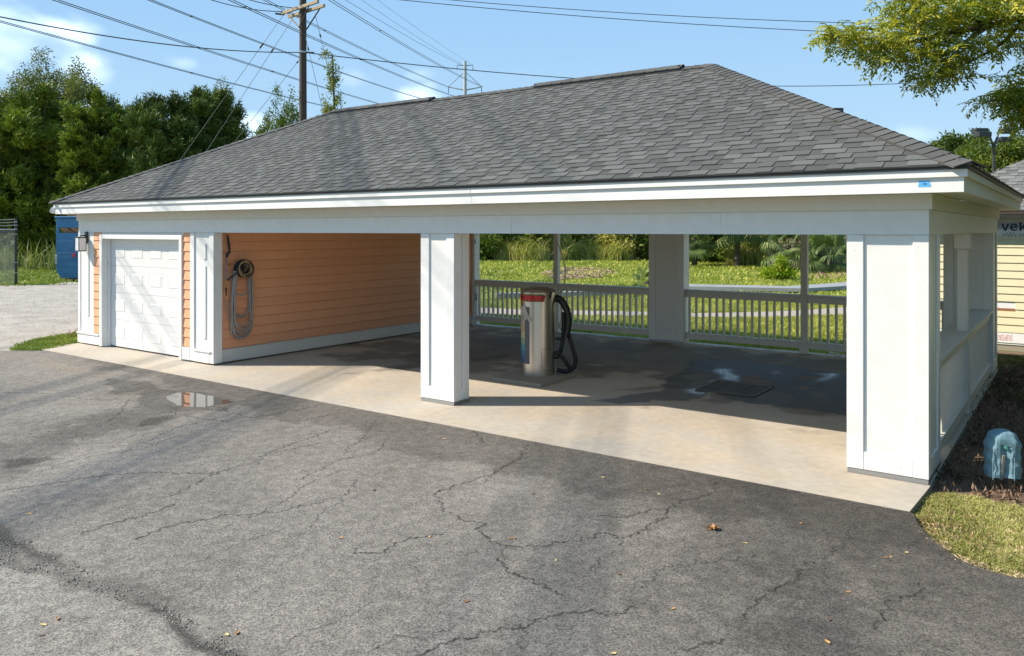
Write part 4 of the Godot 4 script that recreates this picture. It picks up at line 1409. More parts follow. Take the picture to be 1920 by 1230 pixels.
	board(hw, "wall_backing", M.wrap, 14.6, 26.0, 0.06, 2.72, -6.0, -0.03)
	for k in 13:
		var y0 := 0.30 + k * 0.158
		if k == 3:
			for s in [[14.6, 15.86], [16.215, 26.0]]:
				var o := put(siding(s[1] - s[0], 0.158), "siding_board", M.yellow, hw)
				o.position = Vector3((s[0] + s[1]) * 0.5, y0, -0.03)
			continue
		if y0 > 2.22:
			continue
		var o := put(siding(11.4, 0.158), "siding_board", M.yellow, hw)
		o.position = Vector3(20.3, y0, -0.03)
	board(hw, "bare_sheathing", M.osb, 15.861, 16.214, 0.66 + 0.01, 0.80, -0.028, -0.018)
	var wr := board(hw, "house_wrap", M.wrap, 14.7, 26.0, 0.10, 0.298, -0.029, -0.012)
	wr.set_meta("label", "strip of white printed house wrap at the foot of the wall")
	var t1 := text_on(hw, "red_print", M.red_ink, "DUPONT", 0.17, 0.003, false)
	t1.position = Vector3(16.02, 0.20, -0.0105)
	t1.rotation.z = PI
	t1.scale.x = 0.42
	board(hw, "house_wrap", M.wrap, 14.7, 26.0, 2.23, 2.42, -0.029, -0.014)
	board(hw, "house_wrap", M.wrap_grey, 14.7, 26.0, 2.421, 2.56, -0.029, -0.012)
	board(hw, "header_board", M.soffit, 14.65, 26.0, 2.561, 2.63, -0.029, 0.0)
	var t2 := text_on(hw, "dark_print", M.navy, "vek", 0.26)
	t2.position = Vector3(16.19, 2.475, -0.0105)
	var t3 := text_on(hw, "grey_print", M.slate, "eWrap", 0.15, 0.003, false)
	t3.position = Vector3(16.2, 2.30, -0.0125)
	board(hw, "foundation", M.pad, 14.62, 26.0, -0.07, 0.06, -5.98, -0.05)
	var hr := Buf.new()
	hr.use_c = true
	var rng := RandomNumberGenerator.new()
	rng.seed = 88
	var ea := Vector3(14.1, 2.78, 0.45)
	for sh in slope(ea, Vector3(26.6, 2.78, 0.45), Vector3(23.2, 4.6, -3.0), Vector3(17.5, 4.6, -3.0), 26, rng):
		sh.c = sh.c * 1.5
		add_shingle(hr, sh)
	for sh in slope(Vector3(14.1, 2.78, -6.5), ea, Vector3(17.5, 4.6, -3.0), Vector3(17.5, 4.6, -3.0), 26, rng):
		add_shingle(hr, sh)
	put(hr, "roof", M.shingle, ho)
	board(ho, "soffit", M.wood_dark, 14.12, 26.58, 2.72, 2.775, -6.45, 0.44)
	# wooden fence at the back
	var wf := thing("wooden_fence", "weathered grey plank fence behind the fan palms", "fence", Vector3(1.186, 0, -42.113))
	var wv := Vector3(7.525, 0, -41.808)
	var d3: Vector3 = wv - wf.position
	wf.rotation.y = atan2(-d3.z, d3.x)
	var n := int(d3.length() / 0.16)
	for k in n:
		var o := bevelled(wf, "plank", M.fence_wood, k * 0.16, k * 0.16 + 0.148, 0.03, 2.35 + 0.05 * sin(k * 5.1), -0.012 + 0.006 * sin(k * 3.3), 0.012 + 0.006 * sin(k * 3.3), 0.004)
		o.rotation.z = 0.006 * sin(k * 7.7)
	board(wf, "fence_rail", M.fence_wood, 0.0, n * 0.16, 0.5, 0.59, -0.09, -0.021)
	board(wf, "fence_rail", M.fence_wood, 0.0, n * 0.16, 1.8, 1.89, -0.09, -0.021)
	# tall lamps
	var lp := thing("lamp_post", "dark lamp post with four boxy heads above the far right trees", "lamp post", Vector3(14.2, 0, -32.51))
	lp.rotation.y = turn
	rod(lp, "pole", M.lamp, [Vector3(0, -0.05, 0), Vector3(0, 6.1, 0)], [0.085, 0.06], 10)
	for a in [[-0.4, 0.0, 0.0], [0.4, 0.0, 0.0], [-0.75, -0.25, 0.75], [0.75, -0.3, -0.7]]:
		var e := Vector3(a[0] * 0.9, 6.75 + a[1], a[2])
		rod(lp, "arm", M.lamp, [Vector3(0, 5.6, 0), Vector3(a[0] * 0.12, 6.2, a[2] * 0.1), Vector3(a[0] * 0.5, 6.62 + a[1], a[2] * 0.5), e], [0.045], 7)
		var hd := bevelled(lp, "lamp_head", M.lamp, -0.28, 0.28, -0.11, 0.11, -0.2, 0.2, 0.02)
		hd.position = e + Vector3(signf(a[0]) * 0.25, 0.02, 0)
	rod(lp, "cross_bar", M.lamp, [Vector3(-0.35, 4.35, 0), Vector3(0.6, 4.35, 0)], [0.03], 6)
	var lp2 := thing("lamp_post", "lamp post whose boxy head just shows above the roof hip", "lamp post", Vector3(8.24, 0, -29.47))
	lp2.rotation.y = turn
	rod(lp2, "pole", M.lamp, [Vector3(1.6, -0.05, 0), Vector3(1.6, 6.5, 0)], [0.085, 0.06], 10)
	rod(lp2, "arm", M.lamp, [Vector3(1.6, 6.3, 0), Vector3(0.9, 6.95, 0), Vector3(0.35, 7.45, 0), Vector3(0.05, 7.72, 0)], [0.045], 7)
	var h2 := bevelled(lp2, "lamp_head", M.lamp, -0.28, 0.28, -0.12, 0.12, -0.2, 0.2, 0.02)
	h2.position = Vector3(0.05, 7.8, 0)
	var h3 := bevelled(lp2, "lamp_head", M.lamp, -0.28, 0.28, -0.11, 0.11, -0.2, 0.2, 0.02)
	h3.position = Vector3(-0.25, 7.74, -0.7)

func utilities() -> void:
	# wooden utility pole
	var up := thing("utility_pole", "weathered wooden utility pole with double crossarm behind the roof", "utility pole", Vector3(-9.81, 0, -14.11))
	rod(up, "pole", M.wood_dark, [Vector3(0, -0.3, 0), Vector3(0, 6, 0), Vector3(0, 13.4, 0)], [0.185, 0.165, 0.14], 16)
	var arm_dir := Vector3(4.03, -0.02, 0.44).normalized()
	var side := arm_dir.cross(Vector3.UP).normalized()
	for s in [-1.0, 1.0]:
		var o := bevelled(up, "crossarm", M.wood_grey, -1.35, 1.35, -0.065, 0.065, -0.05, 0.05, 0.008)
		o.position = Vector3(0, 11.86 + 0.02 * s, 0) + side * s * 0.22 + arm_dir * (0.1 * s)
		o.rotation.y = atan2(-arm_dir.z, arm_dir.x)
		for q in [-1.0, 1.0]:
			rod(up, "brace", M.wood_grey if q < 0 else M.wood_dark, [Vector3(0, 11.05, 0) + side * s * 0.19, Vector3(0, 11.8, 0) + arm_dir * 0.85 * q + side * s * 0.27], [0.03], 6)
	for q in [-1.2, -0.7]:
		rod(up, "insulator", M.frosted, [Vector3(0, 11.94, 0) + arm_dir * q, Vector3(0, 12.02, 0) + arm_dir * q, Vector3(0, 12.10, 0) + arm_dir * q], [0.03, 0.075, 0.05], 10)
	for q in [-1.45, -1.0]:
		rod(up, "insulator", M.wood_dark, [Vector3(0, 11.9, 0) + arm_dir * q, Vector3(-0.3, 11.93, 0.25) + arm_dir * q], [0.05, 0.04], 8)
	rod(up, "pole_band", M.galvanised, [Vector3(0, 9.98, 0), Vector3(0, 10.06, 0)], [0.17], 14)
	rod(up, "band_bolt", M.dark_iron, [Vector3(0, 10.02, 0), Vector3(0.42, 10.0, -0.25)], [0.035], 7)
	var A0 := Vector3(-9.81, 10.02, -14.11)
	wire("distribution_wire", "single dark wire from the upper left edge to the band on the wooden pole", Vector3(-6.19, 8.121, 0.518), A0, 0.35, 0.02, 0.0, "")
	wire("distribution_wire", "long thin wire running right from the wooden pole past the steel pole", A0, Vector3(18.143, 15.042, -66.068), 1.6, 0.022, 0.0, "")
	wire("distribution_wire", "upper of the two thin wires crossing the top right sky", Vector3(-11.307, 14.753, -22.871), Vector3(19.029, 13.284, -44.571), 0.5, 0.02, 0.0, "")
	wire("distribution_wire", "lower of the two thin wires crossing the top right sky", Vector3(-13.01, 14.326, -19.194), Vector3(18.945, 12.012, -42.052), 0.5, 0.02, 0.0, "")
	wire("distribution_wire", "short wire reaching the left end of the wooden crossarm", Vector3(-9.137, 11.238, -7.21), Vector3(-11.1, 12.0, -14.2), 0.3, 0.018, 0.0, "")
	wire("distribution_wire", "slack jumper wire joining the wooden crossarm near the pole", Vector3(-8.524, 11.502, -7.649), Vector3(-10.3, 12.0, -14.1), 0.25, 0.018, 0.0, "")
	var gw := [[Vector3(-10.9, 12.1, -14.2), Vector3(-17.274, 5.785, -13.07), "guy wire slanting from the left crossarm end towards the leftmost cedars"], [Vector3(-10.5, 11.6, -14.15), Vector3(-14.967, 5.965, -12.876), "guy wire slanting from under the crossarm to the roof hip"], [Vector3(-9.75, 11.0, -14.1), Vector3(-8.308, 7.2, -13.951), "guy wire dropping just right of the wooden pole"], [Vector3(-8.9, 11.5, -14.0), Vector3(-8.237, 7.61, -14.616), "guy wire dropping beside the vine column"], [Vector3(-9.81, 9.9, -14.11), Vector3(-11.838, 8.925, -14.499), "short guy wire below the band on the wooden pole"]]
	for g in gw:
		var t := thing("guy_wire", g[2], "guy wire", Vector3.ZERO, "")
		var pp: Vector3 = g[0]
		var q: Vector3 = g[1]
		rod(t, "strand", M.wire_far, [pp, q + (q - pp).normalized() * (q.y / absf((q - pp).normalized().y))], [0.011], 5)
		rod(t, "strain_insulator", M.wire, [pp.lerp(q, 0.22), pp.lerp(q, 0.25)], [0.04], 6)
	# steel transmission pole far behind
	var tw := thing("steel_pole", "pale steel transmission pole with spread arms far behind the ridge", "transmission pole", Vector3(-58.33, 0, -85.14))
	tw.rotation.y = 0.6209
	rod(tw, "pole", M.tower, [Vector3(0, -0.3, 0), Vector3(0, 27.9, 0)], [0.42, 0.24], 12)
	for s in [-1.0, 1.0]:
		for y in [23.6, 19.6, 15.6]:
			rod(tw, "arm", M.tower, [Vector3(s * 0.2, y, 0), Vector3(s * 2.5, y + 0.45, 0)], [0.12, 0.08], 7)
			rod(tw, "arm_stay", M.wire_far, [Vector3(s * 0.2, y + 2.6, 0), Vector3(s * 2.5, y + 0.5, 0)], [0.04], 5)
			rod(tw, "insulator_string", M.wire_far, [Vector3(s * 2.5, y + 0.4, 0), Vector3(s * 2.5, y - 0.5, 0)], [0.06], 6)
		rod(tw, "top_bracket", M.wire_far, [Vector3(0, 27.3, 0), Vector3(s * 1.2, 27.35, 0), Vector3(s * 1.2, 26.6, 0)], [0.06], 6)
	wire("power_line", "lowest double cable, entering at the left edge below the others", Vector3(18.545, 8.765, 62.742), Vector3(-61.363, 17.836, -85.425), 2.092, 0.018, 0.2)
	wire("power_line", "double cable leaving the top edge nearest the left corner", Vector3(22.449, 8.432, 59.949), Vector3(-57.459, 18.248, -88.218), 2.092, 0.018, 0.2)
	wire("power_line", "double cable third from the left along the top edge", Vector3(18.545, 11.827, 62.742), Vector3(-61.363, 21.415, -85.425), 2.092, 0.024, 0.2)
	wire("power_line", "double cable passing just left of the wooden crossarm", Vector3(21.148, 12.199, 60.88), Vector3(-58.761, 22.123, -87.287), 2.092, 0.026, 0.26)
	wire("power_line", "double cable passing behind the wooden pole under the crossarm", Vector3(18.545, 15.558, 62.742), Vector3(-61.363, 24.263, -85.425), 2.092, 0.026, 0.26)
	wire("power_line", "double cable leaving the top edge just right of the wooden pole", Vector3(22.449, 15.14, 59.949), Vector3(-57.459, 24.428, -88.218), 2.092, 0.026, 0.3)
	wire("power_line", "upper left of the three thin single cables right of the pole", Vector3(20.172, 16.318, 61.578), Vector3(-58.78, 27.365, -84.814), 2.042, 0.02)
	wire("power_line", "middle one of the three thin single cables right of the pole", Vector3(20.904, 18.12, 61.055), Vector3(-58.048, 27.008, -85.338), 2.042, 0.016, 0.0, "overhead power lines", M.wire_far)
	wire("power_line", "rightmost and faintest single cable above the steel pole", Vector3(21.392, 18.857, 60.706), Vector3(-57.56, 27.53, -85.687), 2.042, 0.014, 0.0, "overhead power lines", M.wire_far)

func bend(o: MeshInstance3D, ctr: Vector3, r: float, ang: float, y: float, slant: float, mirror := 1.0) -> void:
	# wraps a flat lettering mesh round a vertical cylinder
	var src: Array = o.mesh.surface_get_arrays(0)
	var b := Buf.new()
	var vs: PackedVector3Array = src[Mesh.ARRAY_VERTEX]
	for p in vs:
		var a := ang + (p.x + p.y * slant) * mirror * 1.45 / r
		b.v.append(Vector3(sin(a) * (r + p.z), y + p.y, cos(a) * (r + p.z)))
	b.ix = src[Mesh.ARRAY_INDEX]
	o.mesh = b.mesh()
	o.position = ctr

func equipment() -> void:
	var turn := 0.6209
	# ---- wall lantern ------------------------------------------------------------
	var la := thing("wall_lantern", "black box lantern with pale glass on the left corner post", "lantern", Vector3(0.36, 2.24, 0.0))
	bevelled(la, "back_plate", M.black_metal, -0.045, 0.045, -0.12, 0.125, 0.007, 0.03, 0.004)
	bevelled(la, "arm", M.black_metal, -0.012, 0.012, 0.03, 0.055, 0.03, 0.14, 0.003)
	bevelled(la, "cap", M.black_metal, -0.085, 0.085, -0.005, 0.02, 0.045, 0.215, 0.005)
	bevelled(la, "base", M.black_metal, -0.08, 0.08, -0.285, -0.265, 0.05, 0.21, 0.004)
	for s in [[-0.076, 0.055], [0.076, 0.055], [-0.076, 0.205], [0.076, 0.205]]:
		board(la, "corner_bar", M.black_metal, s[0] - 0.006, s[0] + 0.006, -0.265, -0.005, s[1] - 0.006, s[1] + 0.006)
	board(la, "glass_pane", M.frosted, -0.069, 0.069, -0.264, -0.006, 0.202, 0.206)
	board(la, "glass_pane", M.frosted, -0.069, 0.069, -0.264, -0.006, 0.054, 0.058)
	board(la, "glass_pane", M.frosted, -0.078, -0.074, -0.264, -0.006, 0.062, 0.198)
	board(la, "glass_pane", M.frosted, 0.074, 0.078, -0.264, -0.006, 0.062, 0.198)
	# ---- floodlight under the left eave ------------------------------------------------
	var fl := thing("floodlight", "small white floodlight under the left eave corner", "floodlight", Vector3(-0.36, 2.80, 0.20))
	bevelled(fl, "bracket", M.white_trim, 0.0, 0.036, -0.05, 0.05, -0.04, 0.04, 0.006)
	rod(fl, "neck", M.dark_iron, [Vector3(0.0, 0, 0), Vector3(-0.07, -0.01, 0.03)], [0.022], 8)
	var hb := Buf.new()
	hb.lathe(Vector3.ZERO, [Vector2(0.0, -0.02), Vector2(0.04, -0.015), Vector2(0.062, 0.05), Vector2(0.066, 0.11), Vector2(0.058, 0.112), Vector2(0.0, 0.10)], 16)
	var ho := put(hb, "lamp_head", M.white_trim, fl)
	ho.position = Vector3(-0.09, -0.012, 0.04)
	ho.rotation = Vector3(0.9, 0.0, 0.9)
	# ---- hose on its drum ------------------------------------------------------------
	var hs := thing("coiled_hose", "long grey pressure hose hanging in loops on the orange wall", "hose", Vector3(4.80, 0, -0.55))
	var rng := RandomNumberGenerator.new()
	rng.seed = 61
	for k in 10:
		var bot := [0.42, 0.47, 0.52, 0.55, 0.60, 0.66, 0.80, 0.84, 1.22, 0.44][k] as float
		var xo := 0.05 + 0.014 * (k % 6)
		var hw := 0.19 + rng.randf_range(-0.035, 0.05)
		var p := []
		for i in 37:
			var t := i / 36.0
			var s := cos(PI * t)
			var yy: float
			if t < 0.3:
				yy = lerpf(1.66, bot + 0.16, t / 0.3)
			elif t > 0.7:
				yy = lerpf(bot + 0.16, 1.66, (t - 0.7) / 0.3)
			else:
				yy = bot + 0.16 - 0.16 * sin((t - 0.3) / 0.4 * PI)
			var zz := (hw if t < 0.3 else (-hw if t > 0.7 else hw * cos((t - 0.3) / 0.4 * PI))) * (0.82 + 0.18 * clampf((1.66 - yy) / 0.5, 0, 1))
			p.append(Vector3(xo + 0.02 * s + 0.012 * sin(t * 9.0 + k), yy, zz + 0.01 * sin(t * 7.0 + k * 2.0)))
		rod(hs, "hose_loop", M.hose, p, [0.0125], 6)
	var tail := []
	for i in 15:
		var t := i / 14.0
		tail.append(Vector3(0.035, lerpf(1.15, 0.40, t) + 0.05 * sin(t * PI), 0.31 - 0.28 * t * t))
	rod(hs, "hose_end", M.hose, tail, [0.008], 6)
	var db := Buf.new()
	db.lathe(Vector3.ZERO, [Vector2(0.0, 0.0), Vector2(0.13, 0.0), Vector2(0.13, 0.02), Vector2(0.09, 0.03), Vector2(0.09, 0.17), Vector2(0.09, 0.145), Vector2(0.09, 0.15), Vector2(0.07, 0.15), Vector2(0.07, 0.08), Vector2(0.0, 0.10)], 24)
	var dr := put(db, "drum", M.black_metal, hs)
	dr.position = Vector3(0.0, 1.70, 0)
	dr.rotation.z = -PI / 2
	for k in 16:
		var p := []
		var rad := rng.randf_range(0.05, 0.165)
		var tx := rng.randf_range(-0.5, 0.5)
		var tz := rng.randf_range(-0.5, 0.5)
		var xo := rng.randf_range(0.06, 0.19)
		for i in 21:
			var a := TAU * i / 20.0
			p.append(Vector3(xo + tx * 0.06 * cos(a) + tz * 0.06 * sin(a * 2.0), 1.70 + rad * sin(a), rad * cos(a)))
		rod(hs, "strap", M.rubber if k % 2 else mat(lin(0.34, 0.24, 0.12), 0.7), p, [0.011], 6)
	rod(hs, "bracket_arm", M.black_metal, [Vector3(0.16, 1.66, 0.13), Vector3(0.06, 1.50, 0.30)], [0.02], 6)
	# ---- spray wand ---------------------------------------------------------------
	var sw := thing("spray_wand", "black spray gun and thin lance hung at the wall's front edge", "spray wand", Vector3(4.83, 0, -0.235))
	rod(sw, "trigger_handle", M.black_metal, [Vector3(0.03, 2.31, -0.02), Vector3(0.03, 2.12, -0.05), Vector3(0.03, 2.02, -0.06)], [0.018, 0.026, 0.018], 8)
	rod(sw, "gun_body", M.black_metal, [Vector3(0.03, 2.02, -0.065), Vector3(0.03, 1.96, -0.01), Vector3(0.03, 1.90, 0.0)], [0.026, 0.03, 0.018], 8)
	rod(sw, "lance", mat(lin(0.16, 0.22, 0.34), 0.4, null, 1.0, 0.4), [Vector3(0.025, 1.90, 0.0), Vector3(0.025, 1.50, 0.005)], [0.011], 8)
	rod(sw, "coupling", M.brass, [Vector3(0.025, 1.50, 0.005), Vector3(0.025, 1.37, 0.005)], [0.015], 8)
	rod(sw, "nozzle", M.black_metal, [Vector3(0.025, 1.37, 0.005), Vector3(0.025, 1.22, 0.005)], [0.018, 0.008], 8)
	rod(sw, "hanger_tap", M.brass, [Vector3(0.0, 1.78, -0.06), Vector3(0.07, 1.78, -0.06)], [0.018, 0.028], 8)
	# ---- vacuum --------------------------------------------------------------------
	var pd := Buf.new()
	var pp := pts([9.62, -1.775, 10.595, -1.75, 10.575, -2.83, 9.60, -2.85])
	pd.sheet(pp, 0.05)
	pd.skirt(pp, 0.001, 0.05)
	tag(put(pd, "concrete_pad", M.pad), "square concrete pad under the steel vacuum", "pad")
	var vc := thing("vacuum_station", "round stainless steel coin vacuum with black hose", "vacuum", Vector3(10.058, 0.05, -2.481))
	var b := Buf.new()
	b.lathe(Vector3.ZERO, [Vector2(0.285, 0.0), Vector2(0.285, 0.012), Vector2(0.278, 0.016), Vector2(0.278, 1.165)], 56)
	put(b, "body", M.steel, vc)
	b = Buf.new()
	b.lathe(Vector3.ZERO, [Vector2(0.27, 1.158), Vector2(0.282, 1.160), Vector2(0.283, 1.335), Vector2(0.279, 1.345)], 56)
	put(b, "collar", M.steel, vc)
	b = Buf.new()
	var dome := [Vector2(0.292, 1.335), Vector2(0.294, 1.350)]
	for k in 10:
		var a := PI * 0.5 * k / 9.0
		dome.append(Vector2(0.290 * cos(a), 1.352 + 0.075 * sin(a)))
	b.lathe(Vector3.ZERO, dome, 48)
	put(b, "dome_lid", mat(lin(0.30, 0.265, 0.22), 0.42, M.mottled, 2.0, 0.7), vc)
	var sg := group_node(vc, "sign_band")
	b = Buf.new()
	b.lathe(Vector3.ZERO, [Vector2(0.2855, 1.195), Vector2(0.2855, 1.320)], 30, turn - 2.7, turn + 0.33)
	put(b, "sign_face", mat(lin(0.03, 0.005, 0.008), 0.3), sg)
	var bands := [[1.197, 1.203, lin(0.45, 0.02, 0.02)], [1.204, 1.211, lin(0.18, 0.30, 0.03)], [1.302, 1.309, lin(0.05, 0.22, 0.10)], [1.310, 1.317, lin(0.32, 0.30, 0.04)]]
	for q in bands:
		b = Buf.new()
		b.lathe(Vector3.ZERO, [Vector2(0.2865, q[0]), Vector2(0.2865, q[1])], 30, turn - 2.7, turn + 0.32)
		put(b, "stripe", mat(q[2], 0.3), sg)
	var shade := text_on(sg, "letter_shadow", mat(lin(0.40, 0.008, 0.012), 0.3), "VACUUM", 0.125, 0.001)
	bend(shade, Vector3.ZERO, 0.287, turn - 0.93, 1.252, 0.35)
	var word := text_on(sg, "lettering", mat(lin(0.72, 0.035, 0.03), 0.3), "VACUUM", 0.105, 0.001)
	bend(word, Vector3.ZERO, 0.2885, turn - 0.95, 1.256, 0.35)
	# vertical decal with a rainbow field and a torn silver top
	var gp := group_node(vc, "decal")
	gp.set_meta("label", "tall faded rainbow decal with torn silver top")
	var cols := [lin(0.05, 0.11, 0.22), lin(0.06, 0.20, 0.35), lin(0.07, 0.32, 0.36), lin(0.25, 0.42, 0.30), lin(0.52, 0.50, 0.26), lin(0.50, 0.36, 0.22), lin(0.45, 0.38, 0.35)]
	for i in cols.size():
		b = Buf.new()
		b.lathe(Vector3.ZERO, [Vector2(0.2790, 0.20 + i * 0.10), Vector2(0.2790, 0.20 + (i + 1) * 0.10 - 0.001)], 12, turn - 1.75, turn - 0.92)
		put(b, "colour_field", mat(cols[i], 0.35), gp)
	b = Buf.new()
	b.lathe(Vector3.ZERO, [Vector2(0.2792, 0.19), Vector2(0.2792, 0.90), Vector2(0.2792, 1.11)], 10, turn - 0.915, turn - 0.55)
	put(b, "dark_field", mat(lin(0.09, 0.10, 0.12), 0.4, M.mottled, 3.0), gp)
	for k in 6:
		var o := bevelled(gp, "torn_strip", mat(lin(0.46, 0.43, 0.40), 0.4), -0.028, 0.028, -0.11, 0.11, -0.001, 0.001, 0.0005)
		var a := turn - 1.35 + k * 0.13
		o.position = Vector3(sin(a) * 0.283, 1.0 + 0.03 * sin(k * 2.1), cos(a) * 0.283)
		o.rotation = Vector3(0, a, 0.45 + 0.2 * sin(k * 3.0))
	# service hatch: thin seam round a flush plate
	b = Buf.new()
	b.lathe(Vector3.ZERO, [Vector2(0.2795, 0.09), Vector2(0.2795, 0.44)], 10, turn + 0.18, turn + 0.92)
	put(b, "service_hatch", M.steel, vc)
	for q in [[0.086, 0.09, 0.17, 0.93], [0.44, 0.444, 0.17, 0.93], [0.086, 0.444, 0.165, 0.18]]:
		b = Buf.new()
		b.lathe(Vector3.ZERO, [Vector2(0.2798, q[0]), Vector2(0.2798, q[1])], 10, turn + q[2], turn + q[3])
		put(b, "hatch_seam", M.dark_iron, vc)
	var hd := bevelled(vc, "lid_latch", M.black_metal, -0.012, 0.012, -0.055, 0.055, -0.012, 0.012, 0.003)
	hd.position = Vector3(sin(turn + 0.72) * 0.297, 1.30, cos(turn + 0.72) * 0.297)
	hd.rotation = Vector3(0, turn + 0.7, -0.35)
	# hose of the vacuum
	var org := Vector3(10.058, 0.05, -2.481)
	var h1 := [Vector3(10.271, 1.273, -2.65), Vector3(10.338, 1.275, -2.674), Vector3(10.411, 1.208, -2.689), Vector3(10.461, 1.086, -2.725), Vector3(10.482, 0.929, -2.74), Vector3(10.468, 0.772, -2.73), Vector3(10.446, 0.651, -2.715)]
	var h2 := [Vector3(10.45, 0.927, -2.742), Vector3(10.457, 0.796, -2.747), Vector3(10.486, 0.648, -2.767), Vector3(10.528, 0.473, -2.798), Vector3(10.564, 0.299, -2.823), Vector3(10.557, 0.194, -2.818), Vector3(10.507, 0.116, -2.782), Vector3(10.429, 0.089, -2.727), Vector3(10.315, 0.116, -2.645)]
	var h3 := [Vector3(10.374, 1.053, -2.749), Vector3(10.381, 0.878, -2.754), Vector3(10.374, 0.676, -2.749), Vector3(10.353, 0.483, -2.734), Vector3(10.324, 0.361, -2.713), Vector3(10.274, 0.308, -2.677)]
	var h4 := [Vector3(10.325, 0.38, -2.566), Vector3(10.374, 0.397, -2.601), Vector3(10.43, 0.319, -2.642), Vector3(10.494, 0.215, -2.687), Vector3(10.536, 0.145, -2.717)]
	for hh in [[h1, 0.058], [h2, 0.036], [h3, 0.034], [h4, 0.034]]:
		var q := smooth(hh[0], 4)
		for i in q.size():
			q[i] -= org
		b = Buf.new()
		# corrugated: radius steps along the hose
		var dense := smooth(q, 5)
		var rr := []
		for i in dense.size():
			rr.append(hh[1] * (1.0 + 0.05 * (1 if i % 2 else -1)))
		b.tube(dense, rr, 10)
		put(b, "hose", M.rubber, vc)
	rod(vc, "hose_hook", M.black_metal, [Vector3(10.301, 0.63, -2.635) - org, Vector3(10.411, 0.616, -2.689) - org], [0.025], 8)
	rod(vc, "hose_inlet", M.black_metal, [Vector3(10.296, 0.345, -2.546) - org, Vector3(10.367, 0.345, -2.596) - org], [0.045], 10)
	# cable from the ceiling
	var cb := thing("power_cable", "thin grey cable hanging from the ceiling to the vacuum", "cable", Vector3.ZERO)
	rod(cb, "cable", M.hose, smooth([Vector3(10.134, 2.633, -2.799), Vector3(10.163, 2.348, -2.819), Vector3(10.221, 2.126, -2.861), Vector3(10.279, 1.922, -2.902), Vector3(10.318, 1.719, -2.906), Vector3(10.32, 1.526, -2.87), Vector3(10.289, 1.371, -2.786), Vector3(10.26, 1.268, -2.716)], 5), [0.011], 6)
	# ---- floor drain ----------------------------------------------------------------
	var dn := thing("floor_drain", "black iron drain grate set in the wet concrete", "drain", Vector3(13.04, 0.0, -3.36))
	board(dn, "pit", M.pit, -0.41, 0.41, 0.001, 0.004, -0.40, 0.40)
	for s in [-1.0, 1.0]:
		board(dn, "frame", M.dark_iron, -0.45, 0.45, 0.002, 0.018, s * 0.425 - 0.02, s * 0.425 + 0.02)
		board(dn, "frame", M.dark_iron, s * 0.43 - 0.02, s * 0.43 + 0.02, 0.002, 0.017, -0.404, 0.404)
	for k in 16:
		board(dn, "grate_bar", M.dark_iron, -0.408, 0.408, 0.005, 0.014, -0.39 + k * 0.05, -0.372 + k * 0.05)
	for k in 4:
		board(dn, "cross_bar", M.dark_iron, -0.33 + k * 0.21, -0.31 + k * 0.21, 0.005, 0.012, -0.40, 0.40)
	# ---- insulated pipe cover ----------------------------------------------------------
	var bg := thing("pipe_cover", "pale blue quilted insulation cover over pipes by the right railing", "cover", Vector3(16.675, -0.06, -0.475))
	bg.rotation.y = turn - 0.25
	bg.scale = Vector3(0.92, 1.0, 0.92)
	b = Buf.new()
	b.use_n = false
	var nu := 36
	var nv := 22
	var grid := []
	for j in nv + 1:
		var t := float(j) / nv
		var row := []
		for i in nu + 1:
			var a := TAU * i / nu
			var k2 := clampf((t - 0.5) / 0.5, 0.0, 1.0)
			var yy := 0.135 + 0.295 * minf(t, 0.5) / 0.5 + 0.145 * sin(k2 * PI * 0.5)
			var sq := cos(k2 * PI * 0.5)
			var wx := (0.168 - 0.02 * (1.0 - minf(t, 0.5) / 0.5) * 0.4 - 0.02 * minf(t, 0.5)) * sq
			var wz := 0.11 * (0.35 * float(sq > 0.0) + 0.65) * sqrt(maxf(sq, 0.0))
			var cx := signf(cos(a)) * pow(absf(cos(a)), 0.6) * wx
			var cz := signf(sin(a)) * pow(absf(sin(a)), 0.6) * wz
			var fold := 0.004 * sin(yy * 55.0 + cos(a) * 3.0) * sq + 0.003 * sin(a * 9.0 + yy * 22.0) * sq
			# slit down the middle of the front
			var slit := 0.0
			if sin(a) > 0.3 and yy < 0.45:
				slit = 0.035 * exp(-pow((cx + 0.01) / 0.022, 2.0))
			row.append(Vector3(cx + signf(cx) * fold, yy + fold, cz + signf(cz) * fold - slit))
		grid.append(row)
	for j in nv:
		for i in nu:
			b.quad(grid[j][i], grid[j][i + 1], grid[j + 1][i + 1], grid[j + 1][i], (grid[j][i] - Vector3(0, 0.25, 0)))
	put(b, "quilted_cover", M.blue_bag, bg)
	var fl1 := bevelled(bg, "lining_flap", M.insulation, -0.017, 0.017, -0.12, 0.12, -0.008, 0.008, 0.006)
	fl1.position = Vector3(-0.030, 0.235, 0.100)
	fl1.rotation = Vector3(0.05, 0, -0.10)
	fl1.set_meta("label", "grey frayed lining showing at the slit")
	rod(bg, "valve_cap", M.teal, [Vector3(0.0, 0.425, 0.07), Vector3(0.0, 0.425, 0.118)], [0.020, 0.017], 12)
	for s in [-0.12, 0.075]:
		rod(bg, "seam_cord", M.blue_bag, [Vector3(s, 0.12, 0.113), Vector3(s * 1.02, 0.3, 0.114), Vector3(s * 0.8, 0.50, 0.085)], [0.004], 5)
	rod(bg, "pipe_leg", M.pipe, [Vector3(-0.09, -0.03, 0.0), Vector3(-0.085, 0.16, 0.0)], [0.022], 8)
	rod(bg, "pipe_leg", M.pipe, [Vector3(0.07, -0.03, 0.02), Vector3(0.06, 0.16, 0.0)], [0.03], 8)
	rod(bg, "pipe_leg", M.pipe, [Vector3(0.115, -0.03, 0.03), Vector3(0.095, 0.14, 0.0)], [0.012], 8)
	# ---- tape on the fascia ------------------------------------------------------------
	var tp := thing("blue_tape", "small blue tape patch on the white fascia near the right corner", "tape", Vector3(16.13, 2.818, 0.3245))
	b = Buf.new()
